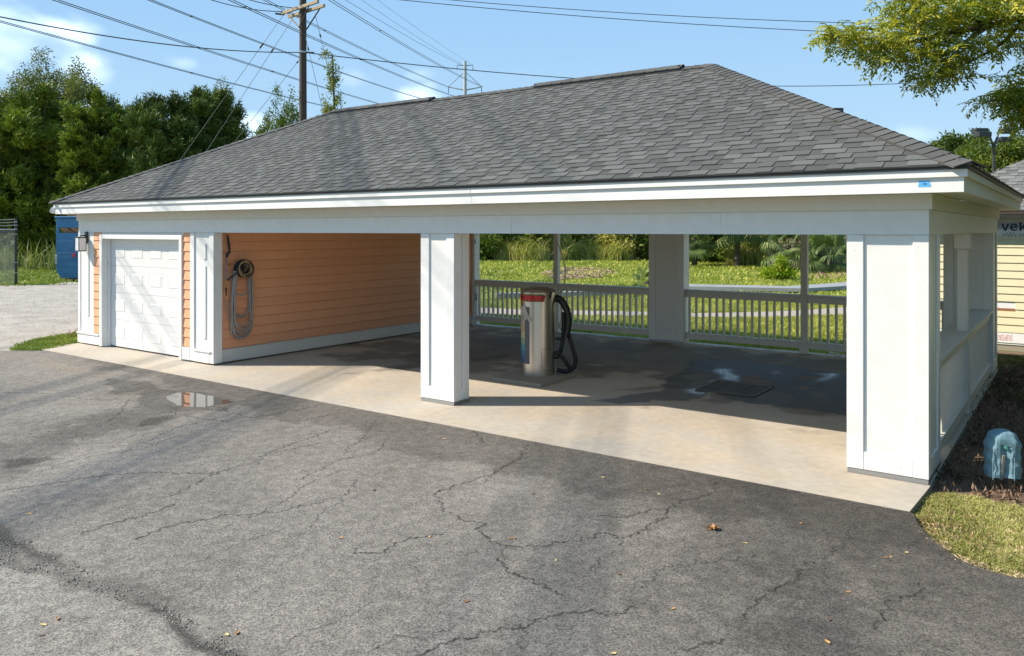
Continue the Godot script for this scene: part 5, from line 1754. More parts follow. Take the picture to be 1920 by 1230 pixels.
	b.quad(Vector3(-0.055, -0.028, 0.001), Vector3(0.05, -0.028, 0.001), Vector3(0.036, 0.03, 0.0012), Vector3(-0.045, 0.03, 0.0012), Vector3(0, 0, 1))
	put(b, "tape_strip", M.tape, tp)
	b = Buf.new()
	b.tube([Vector3(-0.02, -0.004, 0.002), Vector3(0.0, 0.008, 0.002), Vector3(0.018, 0.0, 0.002), Vector3(-0.005, -0.010, 0.002)], [0.0025], 4)
	put(b, "ink_mark", M.ink, tp)

func smooth(p: Array, n: int) -> Array:
	var o := []
	for i in p.size() - 1:
		var a: Vector3 = p[maxi(i - 1, 0)]
		var b: Vector3 = p[i]
		var c: Vector3 = p[i + 1]
		var d: Vector3 = p[mini(i + 2, p.size() - 1)]
		for k in n:
			o.append(b.cubic_interpolate(c, a, d, float(k) / n))
	o.append(p[p.size() - 1])
	return o

# ---- plants -----------------------------------------------------------------
func leaf_clump(n: int, length: float, width: float, spread: float, sd: int, up := 0.0) -> ArrayMesh:
	var rng := RandomNumberGenerator.new()
	rng.seed = sd
	var b := Buf.new()
	for k in n:
		var z := rng.randf_range(-1, 1)
		var a := rng.randf_range(0, TAU)
		var s := sqrt(1 - z * z)
		var p := Vector3(s * cos(a), z, s * sin(a)) * spread * pow(rng.randf(), 0.45)
		var d := (Vector3(rng.randf_range(-1, 1), rng.randf_range(-1, 1) + up, rng.randf_range(-1, 1)) + p / spread * 0.6).normalized()
		var side := d.cross(Vector3(rng.randf_range(-1, 1), rng.randf_range(-0.3, 1), rng.randf_range(-1, 1))).normalized()
		var l := length * rng.randf_range(0.7, 1.25)
		var w := width * rng.randf_range(0.7, 1.2) * 0.5
		var nn := d.cross(side)
		b.tri(p, p + d * l * 0.5 + side * w + nn * w * 0.4, p + d * l, nn)
		b.tri(p, p + d * l, p + d * l * 0.5 - side * w + nn * w * 0.4, nn)
	return b.mesh()

func spray(n: int, length: float, width: float, sd: int) -> ArrayMesh:
	# flat feathery conifer spray pointing along +y
	var rng := RandomNumberGenerator.new()
	rng.seed = sd
	var b := Buf.new()
	for k in n:
		var t := float(k) / n
		var base := Vector3(0, length * 0.75 * t, 0) + Vector3(rng.randf_range(-1, 1), 0, rng.randf_range(-1, 1)) * 0.04
		var a := rng.randf_range(0, TAU)
		var d := (Vector3(cos(a), rng.randf_range(0.5, 1.6), sin(a))).normalized()
		var l := length * rng.randf_range(0.25, 0.5) * (1.1 - 0.5 * t)
		var side := d.cross(Vector3(rng.randf_range(-1, 1), rng.randf_range(-1, 1), rng.randf_range(-1, 1))).normalized() * width
		b.tri(base - side, base + side, base + d * l, d.cross(side))
	return b.mesh()

func tuft(n: int, h: float, w: float, spread: float, lean: float, sd: int) -> ArrayMesh:
	var rng := RandomNumberGenerator.new()
	rng.seed = sd
	var b := Buf.new()
	for k in n:
		var a := rng.randf_range(0, TAU)
		var p := Vector3(cos(a), 0, sin(a)) * spread * sqrt(rng.randf())
		var d := Vector3(rng.randf_range(-1, 1), 0, rng.randf_range(-1, 1)) * lean
		var hh := h * rng.randf_range(0.55, 1.2)
		var side := Vector3(-sin(a * 3.0), 0, cos(a * 3.0)) * w * 0.5
		var m := p + d * 0.35 * hh + Vector3.UP * hh * 0.6
		var t := p + d * hh + Vector3.UP * hh * (1.0 - 0.25 * lean)
		b.quad(p - side, p + side, m + side * 0.8, m - side * 0.8, side.cross(Vector3.UP))
		b.tri(m - side * 0.8, m + side * 0.8, t, side.cross(Vector3.UP))
	return b.mesh()

func mixc(c0: Color, c1: Color, t: float) -> Color:
	return c0.lerp(c1, clampf(t, 0.0, 1.0))

# lobes: [centre, radii]; leaves gather in sub-clumps near each lobe's skin
func crown(parent: Node, mesh: Mesh, m: Material, lobes: Array, n: int, s0: float, s1: float, c0: Color, c1: Color, subs := 26, subr := 0.34, sun_up := false, inner := 0.62, called := "crown") -> void:
	var where := []
	var cols := PackedColorArray()
	var vol := 0.0
	for l in lobes:
		vol += l[1].x * l[1].y + l[1].z * l[1].y
	for l in lobes:
		var c: Vector3 = l[0]
		var rad: Vector3 = l[1]
		var cnt := int(n * (rad.x * rad.y + rad.z * rad.y) / vol)
		var sc := []
		for k in subs:
			var d := rdir()
			d.y = d.y * 0.9 + 0.1
			sc.append([d * rn(inner, 1.0), rn(0.6, 1.25), rn(0, 1)])
		for k in cnt:
			var s: Array = sc[R.randi() % sc.size()]
			var off: Vector3 = s[0] + rdir() * subr * s[1] * pow(R.randf(), 0.5)
			var p := c + off * rad
			var bs := Basis.from_euler(Vector3(rn(0, TAU), rn(0, TAU), rn(0, TAU)))
			if sun_up:
				var outw: Vector3 = (off * Vector3(1, 0.5, 1) + Vector3(0, 0.8, 0) + rdir() * 0.5).normalized()
				var sx := outw.cross(Vector3(0.3, 0.1, 0.9)).normalized()
				bs = Basis(sx, outw, sx.cross(outw)).rotated(outw, rn(0, TAU))
			where.append(Transform3D(bs.scaled(Vector3.ONE * rn(s0, s1)), p))
			cols.append(mixc(c0, c1, s[2] * 0.65 + rn(-0.15, 0.5)))
	joined(called, mesh, m, where, cols, parent)

func many_lobes(h: float, rx: float, n: int, low: float, shift := Vector3.ZERO) -> Array:
	var o := []
	for i in n:
		var t := lerpf(low, 0.93, (i + 0.5) / n)
		var r := rx * sqrt(maxf(0.05, 1.0 - pow((t - 0.38) / 0.66, 2.0)))
		var a := TAU * i * 0.381966 + rn(-0.4, 0.4)
		var k := rn(0.34, 0.5)
		o.append([Vector3(cos(a) * r * 0.68, h * t, sin(a) * r * 0.68) + shift * t, Vector3(rx * k, h * rn(0.11, 0.16), rx * k)])
	o.sort_custom(func(p, q): return p[0].y > q[0].y)
	return o

func limb(pa: Array, r0: float, r1: float, parent: Node, called := "limb") -> void:
	var rr := []
	for i in pa.size():
		rr.append(lerpf(r0, r1, float(i) / (pa.size() - 1)))
	rod(parent, called, M.bark, pa, rr, 8)

func tree(called: String, label: String, base: Vector3, lobes: Array, mesh: Mesh, m: Material, n: int, s0: float, s1: float, c0: Color, c1: Color, trunk: float, group: String, sun_up := false, subs := 26, subr := 0.34, inner := 0.62) -> Node3D:
	var t := thing(called, label, "tree", base, group)
	var top: Vector3 = lobes[0][0]
	limb([Vector3(0, -0.2, 0), Vector3(rn(-0.2, 0.2), top.y * 0.4, rn(-0.2, 0.2)), Vector3(top.x * 0.5, top.y * 0.85, top.z * 0.5)], trunk, trunk * 0.45, t, "trunk")
	for l in lobes:
		var c: Vector3 = l[0]
		for k in (3 if lobes.size() < 8 else 1):
			var d := rdir()
			d.y = absf(d.y)
			limb([Vector3(0, c.y * 0.45, 0), c.lerp(Vector3(0, c.y * 0.6, 0), 0.5) + d * 0.2, c + d * l[1] * 0.8], trunk * 0.35, trunk * 0.06, t)
	crown(t, mesh, m, lobes, n, s0, s1, c0, c1, subs, subr, sun_up, inner)
	return t

func scatter(called: String, label: String, poly: PackedVector2Array, y: float, per_m2: float, mesh: Array, m: Material, s0: float, s1: float, c0: Color, c1: Color, avoid := PackedVector2Array(), patch := 0.0) -> void:
	var bb := Rect2(poly[0], Vector2.ZERO)
	for p in poly:
		bb = bb.expand(p)
	var n := int(bb.get_area() * per_m2)
	var where := [[], []]
	var cols := [PackedColorArray(), PackedColorArray()]
	for k in n:
		var p := bb.position + Vector2(R.randf(), R.randf()) * bb.size
		if not Geometry2D.is_point_in_polygon(p, poly):
			continue
		if avoid.size() > 2 and Geometry2D.is_point_in_polygon(p, avoid):
			continue
		var nz: float = M.wob.get_noise_2d(p.x * 0.6, p.y * 0.6)
		if patch > 0.0 and nz + rn(-0.25, 0.25) < -0.5 + patch * 0.5:
			continue
		var bs := Basis.from_euler(Vector3(0, rn(0, TAU), 0)).scaled(Vector3.ONE * rn(s0, s1))
		var i := k % mesh.size()
		where[i].append(Transform3D(bs, Vector3(p.x, y, p.y)))
		cols[i].append(mixc(c0, c1, 0.5 + nz * 0.8 + rn(-0.45, 0.45)))
	for i in mesh.size():
		if where[i].size():
			var o := multi(called, mesh[i], m, where[i], cols[i])
			o.set_meta("kind", "stuff")
			o.set_meta("label", label)

func fan_mesh(sd: int, droop: float) -> ArrayMesh:
	# palmetto leaf: a long stalk and a fan of folded blades, drawn along +y
	var rng := RandomNumberGenerator.new()
	rng.seed = sd
	var b := Buf.new()
	b.quad(Vector3(-0.015, 0, 0), Vector3(0.015, 0, 0), Vector3(0.012, 0.85, 0.0), Vector3(-0.012, 0.85, 0.0), Vector3(0, 0, 1))
	for k in 30:
		var a := lerpf(-2.1, 2.1, k / 29.0)
		var l := (0.95 - 0.16 * absf(a)) * rng.randf_range(0.9, 1.08)
		var d := Vector3(sin(a), cos(a), 0.0)
		var side := Vector3(cos(a), -sin(a), 0) * 0.032
		var o := Vector3(0, 0.85, 0)
		var m := o + d * l * 0.6 + Vector3(0, 0, -0.08 * absf(a) * droop)
		var t := o + d * l + Vector3(0, -0.18 * droop, -0.30 * droop - 0.1 * absf(a))
		b.quad(o, o, m + side, m - side + Vector3(0, 0, 0.012), Vector3(0, 0, 1))
		b.tri(o, m + side, m - side, Vector3(0, 0, 1))
		b.tri(m - side, m + side, t, Vector3(0, 0, 1))
	return b.mesh()

func palm(label: String, at: Vector3, h: float, n: int, size: float, c: Color, droop: float) -> void:
	var t := thing("fan_palm", label, "palm", at, "fan palms by the back fence")
	rod(t, "trunk", M.bark, [Vector3(0, -0.1, 0), Vector3(0.03, h * 0.5, 0), Vector3(0, h, 0)], [0.2, 0.17, 0.15], 10)
	for k in n:
		var o := MeshInstance3D.new()
		o.mesh = M.fans[k % M.fans.size()]
		var mm: StandardMaterial3D = M.palm_mats[R.randi() % M.palm_mats.size()]
		o.material_override = mm
		o.name = "frond"
		t.add_child(o, true)
		var az := TAU * k * 0.381966 + rn(-0.2, 0.2)
		var el := lerpf(1.35, -0.75, float(k) / n) + rn(-0.15, 0.15)
		var d := Vector3(cos(az) * cos(el), sin(el), sin(az) * cos(el))
		var side := d.cross(Vector3.UP).normalized()
		if side.length() < 0.5:
			side = Vector3.RIGHT
		var s := size * rn(0.85, 1.15)
		o.basis = Basis(side, d, side.cross(d)).scaled(Vector3.ONE * s)
		o.position = Vector3(0, h, 0)

func vegetation() -> void:
	var clump := leaf_clump(14, 0.30, 0.13, 0.42, 1)
	var clump_small := leaf_clump(12, 0.20, 0.08, 0.36, 2)
	var cedar := spray(22, 0.95, 0.035, 3)
	var cedar2 := spray(26, 0.8, 0.045, 4)
	var airy := leaf_clump(9, 0.20, 0.07, 0.40, 5)
	var dk := Color(0.032, 0.064, 0.010)
	var lt := Color(0.33, 0.375, 0.04)
	# --- left group -------------------------------------------------------------
	var g := "trees on the left"
	tree("tall_tree", "airy tall tree with thin olive crown at the far left", Vector3(-47.072, 0, -20.234), [[Vector3(0.6, 12.2, 0), Vector3(3.4, 3.6, 3.0)], [Vector3(-3.2, 10.2, 0.5), Vector3(3.0, 3.0, 3.0)], [Vector3(3.6, 10.6, 0), Vector3(2.2, 2.8, 2.2)]], airy, M.leaf, 2700, 0.8, 1.5, Color(0.10, 0.115, 0.04), Color(0.20, 0.215, 0.085), 0.3, g, false, 34, 0.26, 0.35)
	tree("tall_tree", "small feathery tree top between the left cedars", Vector3(-43.795, 0, -23.868), [[Vector3(0, 10.4, 0), Vector3(1.5, 3.2, 1.5)], [Vector3(1.7, 9.0, 0), Vector3(2.3, 1.4, 1.6)]], airy, M.leaf, 1300, 0.7, 1.3, Color(0.055, 0.09, 0.04), Color(0.13, 0.155, 0.075), 0.2, g, false, 26, 0.25, 0.3)
	tree("cedar_tree", "largest dark green cedar at the left edge behind the fence", Vector3(-41.567, 0, -17.266), many_lobes(11.0, 4.2, 22, 0.1), cedar, M.needle, 9500, 0.8, 1.5, dk, lt, 0.35, g, true, 16, 0.30, 0.72)
	tree("cedar_tree", "mid-sized cedar with bright tips above the blue container", Vector3(-34.317, 0, -18.517), many_lobes(10.2, 2.6, 20, 0.1), cedar2, M.needle, 7500, 0.75, 1.4, dk, lt, 0.32, g, true, 16, 0.30, 0.72)
	tree("cedar_tree", "broad cedar mixed with brown vines beside the roof's left hip", Vector3(-30.223, 0, -20.533), many_lobes(10.6, 3.5, 24, 0.1, Vector3(1.0, 0, -0.6)), cedar, M.needle, 8500, 0.75, 1.4, dk, Color(0.16, 0.20, 0.04), 0.3, g, true, 16, 0.30, 0.72)
	tree("slender_tree", "slender pale sprig rising right of the cedars", Vector3(-28.36, 0, -22.779), [[Vector3(0, 9.6, 0), Vector3(0.5, 2.4, 0.5)], [Vector3(0.2, 7.0, 0), Vector3(1.5, 2.4, 1.2)], [Vector3(0.4, 3.6, 0), Vector3(2.0, 2.8, 1.6)]], airy, M.leaf, 2100, 0.6, 1.1, Color(0.10, 0.13, 0.045), Color(0.20, 0.22, 0.08), 0.1, g, false, 22, 0.3, 0.3)
	tree("young_tree", "sparse leafy young tree just left of the wooden pole", Vector3(-17.701, 0, -18.994), [[Vector3(0.3, 8.7, 0), Vector3(0.55, 1.8, 0.5)], [Vector3(-1.2, 7.6, 0), Vector3(0.6, 1.5, 0.5)], [Vector3(1.2, 8.3, 0), Vector3(0.35, 1.6, 0.4)], [Vector3(0.9, 6.9, 0.3), Vector3(1.4, 1.6, 1.2)], [Vector3(-0.3, 5.6, 0), Vector3(1.9, 1.8, 1.5)]], clump_small, M.leaf, 900, 0.5, 0.95, Color(0.07, 0.12, 0.025), Color(0.20, 0.24, 0.05), 0.09, g, false, 16, 0.28, 0.3)
	# vine column: a leaning stub wrapped by creeper, its tip drooping to the left
	var vn := thing("vine_column", "narrow vine-covered stalk with drooping tip right of the wooden pole", "vine", Vector3(-7.929, 2.315, -14.222))
	var vt := [Vector3(0, -2.5, 0), Vector3(0.0, 3.0, 0), Vector3(-0.05, 5.4, 0), Vector3(-0.15, 7.3, 0)]
	rod(vn, "stem", M.bark, vt, [0.07, 0.06, 0.045, 0.03], 7)
	rod(vn, "drooping_tip", M.bark, [Vector3(-0.15, 7.3, 0), Vector3(-0.3, 7.55, 0), Vector3(-0.65, 7.45, 0.1), Vector3(-0.9, 7.25, 0.1)], [0.03, 0.02, 0.015, 0.008], 6)
	crown(vn, clump_small, M.leaf, [[Vector3(-0.02, 5.0, 0), Vector3(0.48, 0.9, 0.45)], [Vector3(0.1, 3.4, 0), Vector3(0.42, 1.6, 0.4)], [Vector3(-0.1, 6.5, 0), Vector3(0.22, 1.0, 0.22)], [Vector3(-0.5, 7.45, 0.05), Vector3(0.45, 0.14, 0.15)]], 460, 0.35, 0.7, Color(0.12, 0.17, 0.03), Color(0.32, 0.31, 0.07), 18, 0.35, false, 0.5)
	# --- right background ----------------------------------------------------------
	g = "trees behind the right corner"
	tree("broad_tree", "round olive green tree beyond the roof's right hip", Vector3(9.389, 0, -61.91), [[Vector3(0, 6.2, 0), Vector3(3.4, 3.4, 3.2)], [Vector3(2.6, 5.0, 0), Vector3(3.0, 3.4, 2.8)]], clump, M.leaf, 5200, 0.8, 1.4, Color(0.05, 0.09, 0.02), Color(0.19, 0.235, 0.05), 0.3, g, false, 46, 0.3, 0.6)
	tree("broad_tree", "bright leafy tree behind the four-headed lamp post", Vector3(13.59, 0, -58.875), [[Vector3(0, 5.2, 0), Vector3(4.2, 3.4, 3.2)], [Vector3(-2.4, 4.0, 1.4), Vector3(3.2, 3.2, 2.6)]], clump, M.leaf, 6200, 0.8, 1.4, Color(0.07, 0.11, 0.02), Color(0.25, 0.29, 0.06), 0.3, g, false, 46, 0.3, 0.6)
	tree("broad_tree", "tree mostly cut off by the right edge behind the yellow house", Vector3(18.445, 0, -64.645), [[Vector3(0, 6.0, 0), Vector3(4.4, 4.4, 3.6)]], clump, M.leaf, 4200, 0.8, 1.4, Color(0.06, 0.10, 0.02), Color(0.22, 0.26, 0.05), 0.3, g, false, 46, 0.3, 0.6)
	overhang()
	for k in 4:
		var hs := thing("hedge_shrub", ["hedge shrub nearest the drive, beyond the right edge", "second hedge shrub along the right lot line", "third hedge shrub along the right lot line", "hedge shrub beside the yellow house, beyond the right edge"][k], "shrub", Vector3(22.5 + 0.4 * k, -0.07, 4.0 - 4.3 * k), "hedge along the right lot line")
		limb([Vector3(0, -0.1, 0), Vector3(0.1, 1.4, 0), Vector3(-0.2, 3.2, 0.1)], 0.09, 0.03, hs, "stem")
		crown(hs, leaf_clump(14, 0.2, 0.09, 0.36, 46), M.leaf, [[Vector3(0, 2.2, 0), Vector3(1.6, 2.2, 2.3)]], 1500, 0.9, 1.5, Color(0.05, 0.085, 0.02), Color(0.16, 0.2, 0.04), 40, 0.34, false, 0.6, "foliage")
	# --- thicket and palms behind the lawn ---------------------------------------------
	var bush := leaf_clump(16, 0.26, 0.10, 0.40, 8, 0.4)
	var reed := tuft(16, 1.5, 0.05, 0.35, 0.55, 9)
	var xs := [800, 850, 905, 950, 1000, 1050, 1100, 1150, 1205, 1260, 1320, 1385, 1440]
	var names := ["far left", "left", "dark", "yellowish", "bright green", "tall reedy", "tangled", "rusty brown", "leafy dark", "deep shaded", "shadowy", "dark twiggy", "low brown"]
	var spots := [Vector3(-26.302, 0, -40.534), Vector3(-24.521, 0, -41.807), Vector3(-21.848, 0, -42.285), Vector3(-21.67, 0, -45.334), Vector3(-18.526, 0, -44.662), Vector3(-17.398, 0, -46.903), Vector3(-16.228, 0, -49.227), Vector3(-13.836, 0, -49.45), Vector3(-11.877, 0, -50.851), Vector3(-9.431, 0, -51.167), Vector3(-6.078, 0, -49.556), Vector3(-3.224, 0, -49.145), Vector3(-0.302, 0, -46.783)]
	var tails := ["of the back thicket, hidden by the orange wall", "of the back thicket, near the orange wall", "shrub at the left end of the left back opening", "shrub second from the left in the left back opening", "shrub just left of the thin back post", "shrub just right of the thin back post", "shrub in the middle right of the left back opening", "shrub third before the shaded back pillar", "shrub beside the shaded back pillar", "shrub hidden behind the shaded back pillar", "shrub behind the leftmost fan palm", "shrub behind the largest fan palm", "shrub between the largest palm and the fence"]
	for i in xs.size():
		var warm: float = [0.2, 0.4, 0.05, 0.75, 0.5, 0.9, 0.8, 1.0, 0.15, 0.1, 0.0, 0.05, 0.6][i]
		var lab: String = names[i] + " " + tails[i] if i > 1 else names[i] + " shrub " + tails[i]
		var t := thing("thicket_shrub", lab, "shrub", spots[i] + Vector3(0, -0.07, 0), "shrubs along the back of the lawn")
		limb([Vector3(0, -0.1, 0), Vector3(0.1, 1.4, 0), Vector3(-0.2, 3.2, 0.1)], 0.09, 0.03, t, "stem")
		crown(t, bush, M.leaf, [[Vector3(0, 2.6, 0), Vector3(2.0, 2.5, 1.9)], [Vector3(0.5, 1.0, 1.0), Vector3(1.7, 1.2, 1.2)]], (450 if i in [0, 1, 9] else 950), 0.8, 1.6, mixc(Color(0.04, 0.08, 0.012), Color(0.38, 0.36, 0.09), warm), mixc(Color(0.18, 0.25, 0.035), Color(0.74, 0.64, 0.22), warm), 40, 0.32, false, 0.6, "foliage")
		if warm > 0.3:
			var where := []
			var cols := PackedColorArray()
			for k in 260:
				where.append(Transform3D(Basis.from_euler(Vector3(0, rn(0, TAU), 0)).scaled(Vector3(1, rn(0.5, 1.25), 1)), Vector3(rn(-1.8, 2.2), 0, rn(0.2, 3.0))))
				cols.append(mixc(Color(0.30, 0.34, 0.05), Color(0.66, 0.54, 0.22), rn(0, 1)))
			joined("reeds", reed, M.grass, where, cols, t)
	# a dark wood closes the view behind the thicket
	var wood := leaf_clump(14, 0.5, 0.22, 0.7, 12)
	var wt := ["darkest wood tree behind the left part of the back thicket", "wood tree behind the middle of the back thicket", "wood tree behind the shaded back pillar", "wood tree behind the fan palms", "wood tree behind the right end of the plank fence", "wood tree hidden behind the near corner pillar", "wood tree between the corner pillar and the yellow house"]
	var wp := [Vector3(-32.497, 0, -49.78), Vector3(-26.033, 0, -54.404), Vector3(-19.152, 0, -59.326), Vector3(-9.904, 0, -60.297), Vector3(-0.027, 0, -56.51), Vector3(4.096, 0, -59.46), Vector3(7.532, 0, -60.582)]
	for i in wt.size():
		var t := thing("wood_tree", wt[i], "tree", wp[i], "trees of the wood behind the thicket")
		limb([Vector3(0, -0.2, 0), Vector3(0.2, 3, 0), Vector3(0, 6, 0)], 0.25, 0.1, t, "trunk")
		crown(t, wood, M.leaf, [[Vector3(0, 4.2, 0), Vector3(5.5, 3.2, 3.0)], [Vector3(0, 1.6, 0.5), Vector3(5.5, 1.8, 2.5)]], 1500, 0.9, 1.7, Color(0.02, 0.04, 0.010), Color(0.08, 0.12, 0.03), 50, 0.3, false, 0.5)
	M.fans = [fan_mesh(1, 0.4), fan_mesh(2, 0.8), fan_mesh(3, 1.2)]
	M.palm_mats = []
	for c in [Color(0.07, 0.11, 0.03), Color(0.13, 0.18, 0.06), Color(0.20, 0.24, 0.09), Color(0.10, 0.15, 0.04)]:
		var pm := leaf_mat("palm_leaf", Color(0.4, 0.45, 0.2))
		pm.vertex_color_use_as_albedo = false
		pm.albedo_color = c.linear_to_srgb()
		M.palm_mats.append(pm)
	palm("pale fan palm right beside the shaded back pillar", Vector3(-3.809, 0, -42.249), 1.9, 26, 1.25, Color.WHITE, 0.9)
	palm("largest drooping dark fan palm in the right back opening", Vector3(-0.927, 0, -42.402), 2.7, 40, 1.5, Color.WHITE, 1.2)
	palm("spiky bluish fan palm left of the thin right back post", Vector3(3.038, 0, -40.125), 1.5, 26, 1.2, Color.WHITE, 0.5)
	palm("young upright fan palm against the plank fence", Vector3(5.978, 0, -37.875), 0.9, 20, 1.15, Color.WHITE, 0.4)
	palm("fan palm half hidden behind the thin right back post", Vector3(4.73, 0, -39.808), 1.3, 18, 1.0, Color.WHITE, 0.5)
	palm("small yellow-green fan seedling left of the shaded back pillar", Vector3(1.73, 0, -23.64), 0.12, 9, 0.55, Color.WHITE, 0.3)
	var yb := thing("bright_shrub", "bright yellow-green low shrub in front of the right palms", "shrub", Vector3(5.204, 0, -30.818))
	limb([Vector3(0, -0.1, 0), Vector3(0.05, 0.5, 0)], 0.03, 0.01, yb, "stem")
	crown(yb, leaf_clump(12, 0.14, 0.08, 0.2, 15, 0.5), M.leaf, [[Vector3(0, 0.2, 0), Vector3(0.9, 0.3, 0.7)], [Vector3(0.3, 0.55, 0), Vector3(0.35, 0.5, 0.3)]], 170, 0.8, 1.4, Color(0.20, 0.30, 0.02), Color(0.42, 0.45, 0.03), 22, 0.35, false, 0.4, "foliage")
	# --- grasses ---------------------------------------------------------------------
	var ga := Color(0.26, 0.29, 0.035)
	var gb := Color(0.54, 0.52, 0.12)
	var t_near := [tuft(9, 0.075, 0.006, 0.05, 0.9, 20), tuft(8, 0.055, 0.007, 0.06, 1.3, 21)]
	var t_mid := [tuft(10, 0.10, 0.016, 0.16, 0.9, 22), tuft(10, 0.085, 0.018, 0.18, 1.2, 23)]
	var t_far := [tuft(12, 0.16, 0.035, 0.40, 0.9, 24), tuft(12, 0.13, 0.04, 0.45, 1.1, 25)]
	var walk := pts([-0.696, -9.322, 2.976, -9.781, 4.527, -10.53, 7.453, -12.445, 8.364, -12.579, 10.263, -14.107, 11.802, -16.095, 13.001, -20.218, 12.669, -22.434, 11.28, -18.428, 9.796, -15.605, 7.898, -13.673, 6.997, -13.41, 3.659, -11.814, 1.666, -11.442, -2.788, -11.377])
	var lawn := "mown lawn grass behind the open garage"
	scatter("lawn_grass", lawn, pts([4.275, -6.636, 6.959, -6.929, 10.036, -7.505, 13.996, -7.546, 14.617, -10.781, 12.669, -22.434, -1.706, -13.527]), -0.075, 95.0, t_mid, M.grass, 0.7, 1.2, ga, gb, walk)
	scatter("lawn_grass", lawn, pts([-1.706, -13.527, 13.337, -22.391, 11.902, -33.614, -10.761, -23.958]), -0.075, 13.0, t_far, M.grass, 0.6, 1.0, ga, gb)
	scatter("lawn_grass", lawn, pts([-10.43, -23.578, 11.957, -33.18, 9.573, -51.821, -3.422, -51.456, -28.071, -43.902]), -0.075, 4.2, t_far, M.grass, 1.0, 1.8, ga, gb)
	scatter("field_grass", "rough field grass beyond the gravel at the left", pts([-23.429, -5.225, -20.141, -7.165, -19.61, -8.375, -20.95, -9.642, -20.305, -10.103, -33.385, -16.521, -40.997, -11.076]), -0.075, 9.0, t_far, M.grass, 0.9, 1.7, Color(0.17, 0.22, 0.04), Color(0.40, 0.40, 0.10))
	scatter("tall_weeds", "tall yellow weeds under the left trees", pts([-38.221, -9.086, -29.834, -15.085, -37.707, -18.999, -47.495, -11.997]), -0.075, 0.9, [tuft(18, 1.3, 0.05, 0.4, 0.5, 26), tuft(16, 1.8, 0.045, 0.3, 0.35, 27)], M.grass, 0.6, 1.25, Color(0.15, 0.18, 0.04), Color(0.42, 0.40, 0.16))
	scatter("patch_grass", "green grass patch at the garage's left corner", pts([-0.112, 1.249, -0.83, 0.855, -1.356, 0.338, -1.619, -0.224, -1.94, -0.92, -0.109, -0.049, 0.214, 0.481, 0.392, 0.889, 0.239, 1.17]), -0.02, 420.0, [tuft(9, 0.07, 0.009, 0.07, 0.9, 28), tuft(8, 0.05, 0.010, 0.08, 1.2, 29)], M.grass, 0.7, 1.3, Color(0.13, 0.20, 0.02), Color(0.32, 0.36, 0.06))
	var verge := pts([16.128, 0.88, 16.217, 1.16, 16.305, 1.346, 16.462, 1.58, 16.564, 1.709, 16.738, 1.797, 16.961, 1.808, 17.344, 1.616, 18.104, 0.917, 18.633, 0.147, 18.935, -1.658, 17.484, -0.481, 16.869, -0.007, 16.709, 0.005, 16.499, -0.023, 16.29, 0.018, 16.147, 0.101, 16.137, 0.344])
	scatter("verge_grass", "clipped grass verge in front of the blue pipe cover", verge, -0.07, 2600.0, t_near, M.grass, 0.5, 1.05, Color(0.24, 0.265, 0.045), Color(0.60, 0.55, 0.22), PackedVector2Array(), 0.5)
	scatter("verge_litter", "dry leaf bits scattered through the verge grass", verge, -0.045, 1500.0, [leaf_clump(3, 0.035, 0.016, 0.03, 31)], M.dry, 0.4, 1.0, Color(0.36, 0.24, 0.12), Color(0.62, 0.46, 0.28))
	scatter("verge_litter", "dry straw and leaf bits spilling over the verge edge", pts([16.103, 0.929, 16.195, 1.218, 16.281, 1.417, 16.438, 1.645, 16.547, 1.778, 16.731, 1.867, 16.989, 1.87, 17.343, 1.696, 17.345, 1.575, 16.982, 1.709, 16.744, 1.705, 16.566, 1.602, 16.468, 1.476, 16.314, 1.245, 16.229, 1.079, 16.146, 0.836]), -0.008, 1500.0, [leaf_clump(4, 0.035, 0.010, 0.03, 36)], M.dry, 0.3, 0.95, Color(0.34, 0.24, 0.13), Color(0.66, 0.52, 0.33), PackedVector2Array(), 0.35)
	scatter("bed_moss", "dark patchy grass on the shaded soil bed", pts([15.941, -9.892, 16.427, -10.24, 17.096, -7.866, 17.127, -4.911, 16.296, -5.18, 16.007, -7.087]), -0.065, 420.0, t_near, M.grass, 0.5, 1.2, Color(0.05, 0.07, 0.015), Color(0.14, 0.16, 0.04), PackedVector2Array(), 0.55)
	scatter("leaf_litter", "patch of brown dead leaves on the back lawn", pts([-7.211, -28.44, -9.29, -34.619, -6.683, -34.782, -3.588, -31.032, -2.367, -26.466, -3.205, -24.288]), -0.05, 26.0, [leaf_clump(6, 0.12, 0.06, 0.14, 32)], M.dry, 0.7, 1.5, Color(0.34, 0.22, 0.14), Color(0.58, 0.42, 0.30))
	scatter("leaf_litter", "brown leaf litter below the palms and plank fence", pts([5.499, -33.78, 4.8, -38.409, 7.041, -38.635, 8.182, -34.561, 6.99, -32.095]), -0.05, 16.0, [leaf_clump(6, 0.12, 0.06, 0.14, 35)], M.dry, 0.7, 1.5, Color(0.34, 0.22, 0.14), Color(0.58, 0.42, 0.30))
	# mulch chips
	scatter("mulch_chips", "bark chips and twigs on the dark soil bed", pts([16.135, 0.016, 16.887, -0.054, 18.725, -1.42, 19.502, -6.609, 17.475, -9.449, 16.141, -8.495, 16.094, -6.019]), -0.058, 520.0, [leaf_clump(4, 0.045, 0.016, 0.05, 33), leaf_clump(2, 0.10, 0.008, 0.04, 34)], M.chip, 0.5, 1.4, Color(0.05, 0.032, 0.02), Color(0.28, 0.18, 0.115))

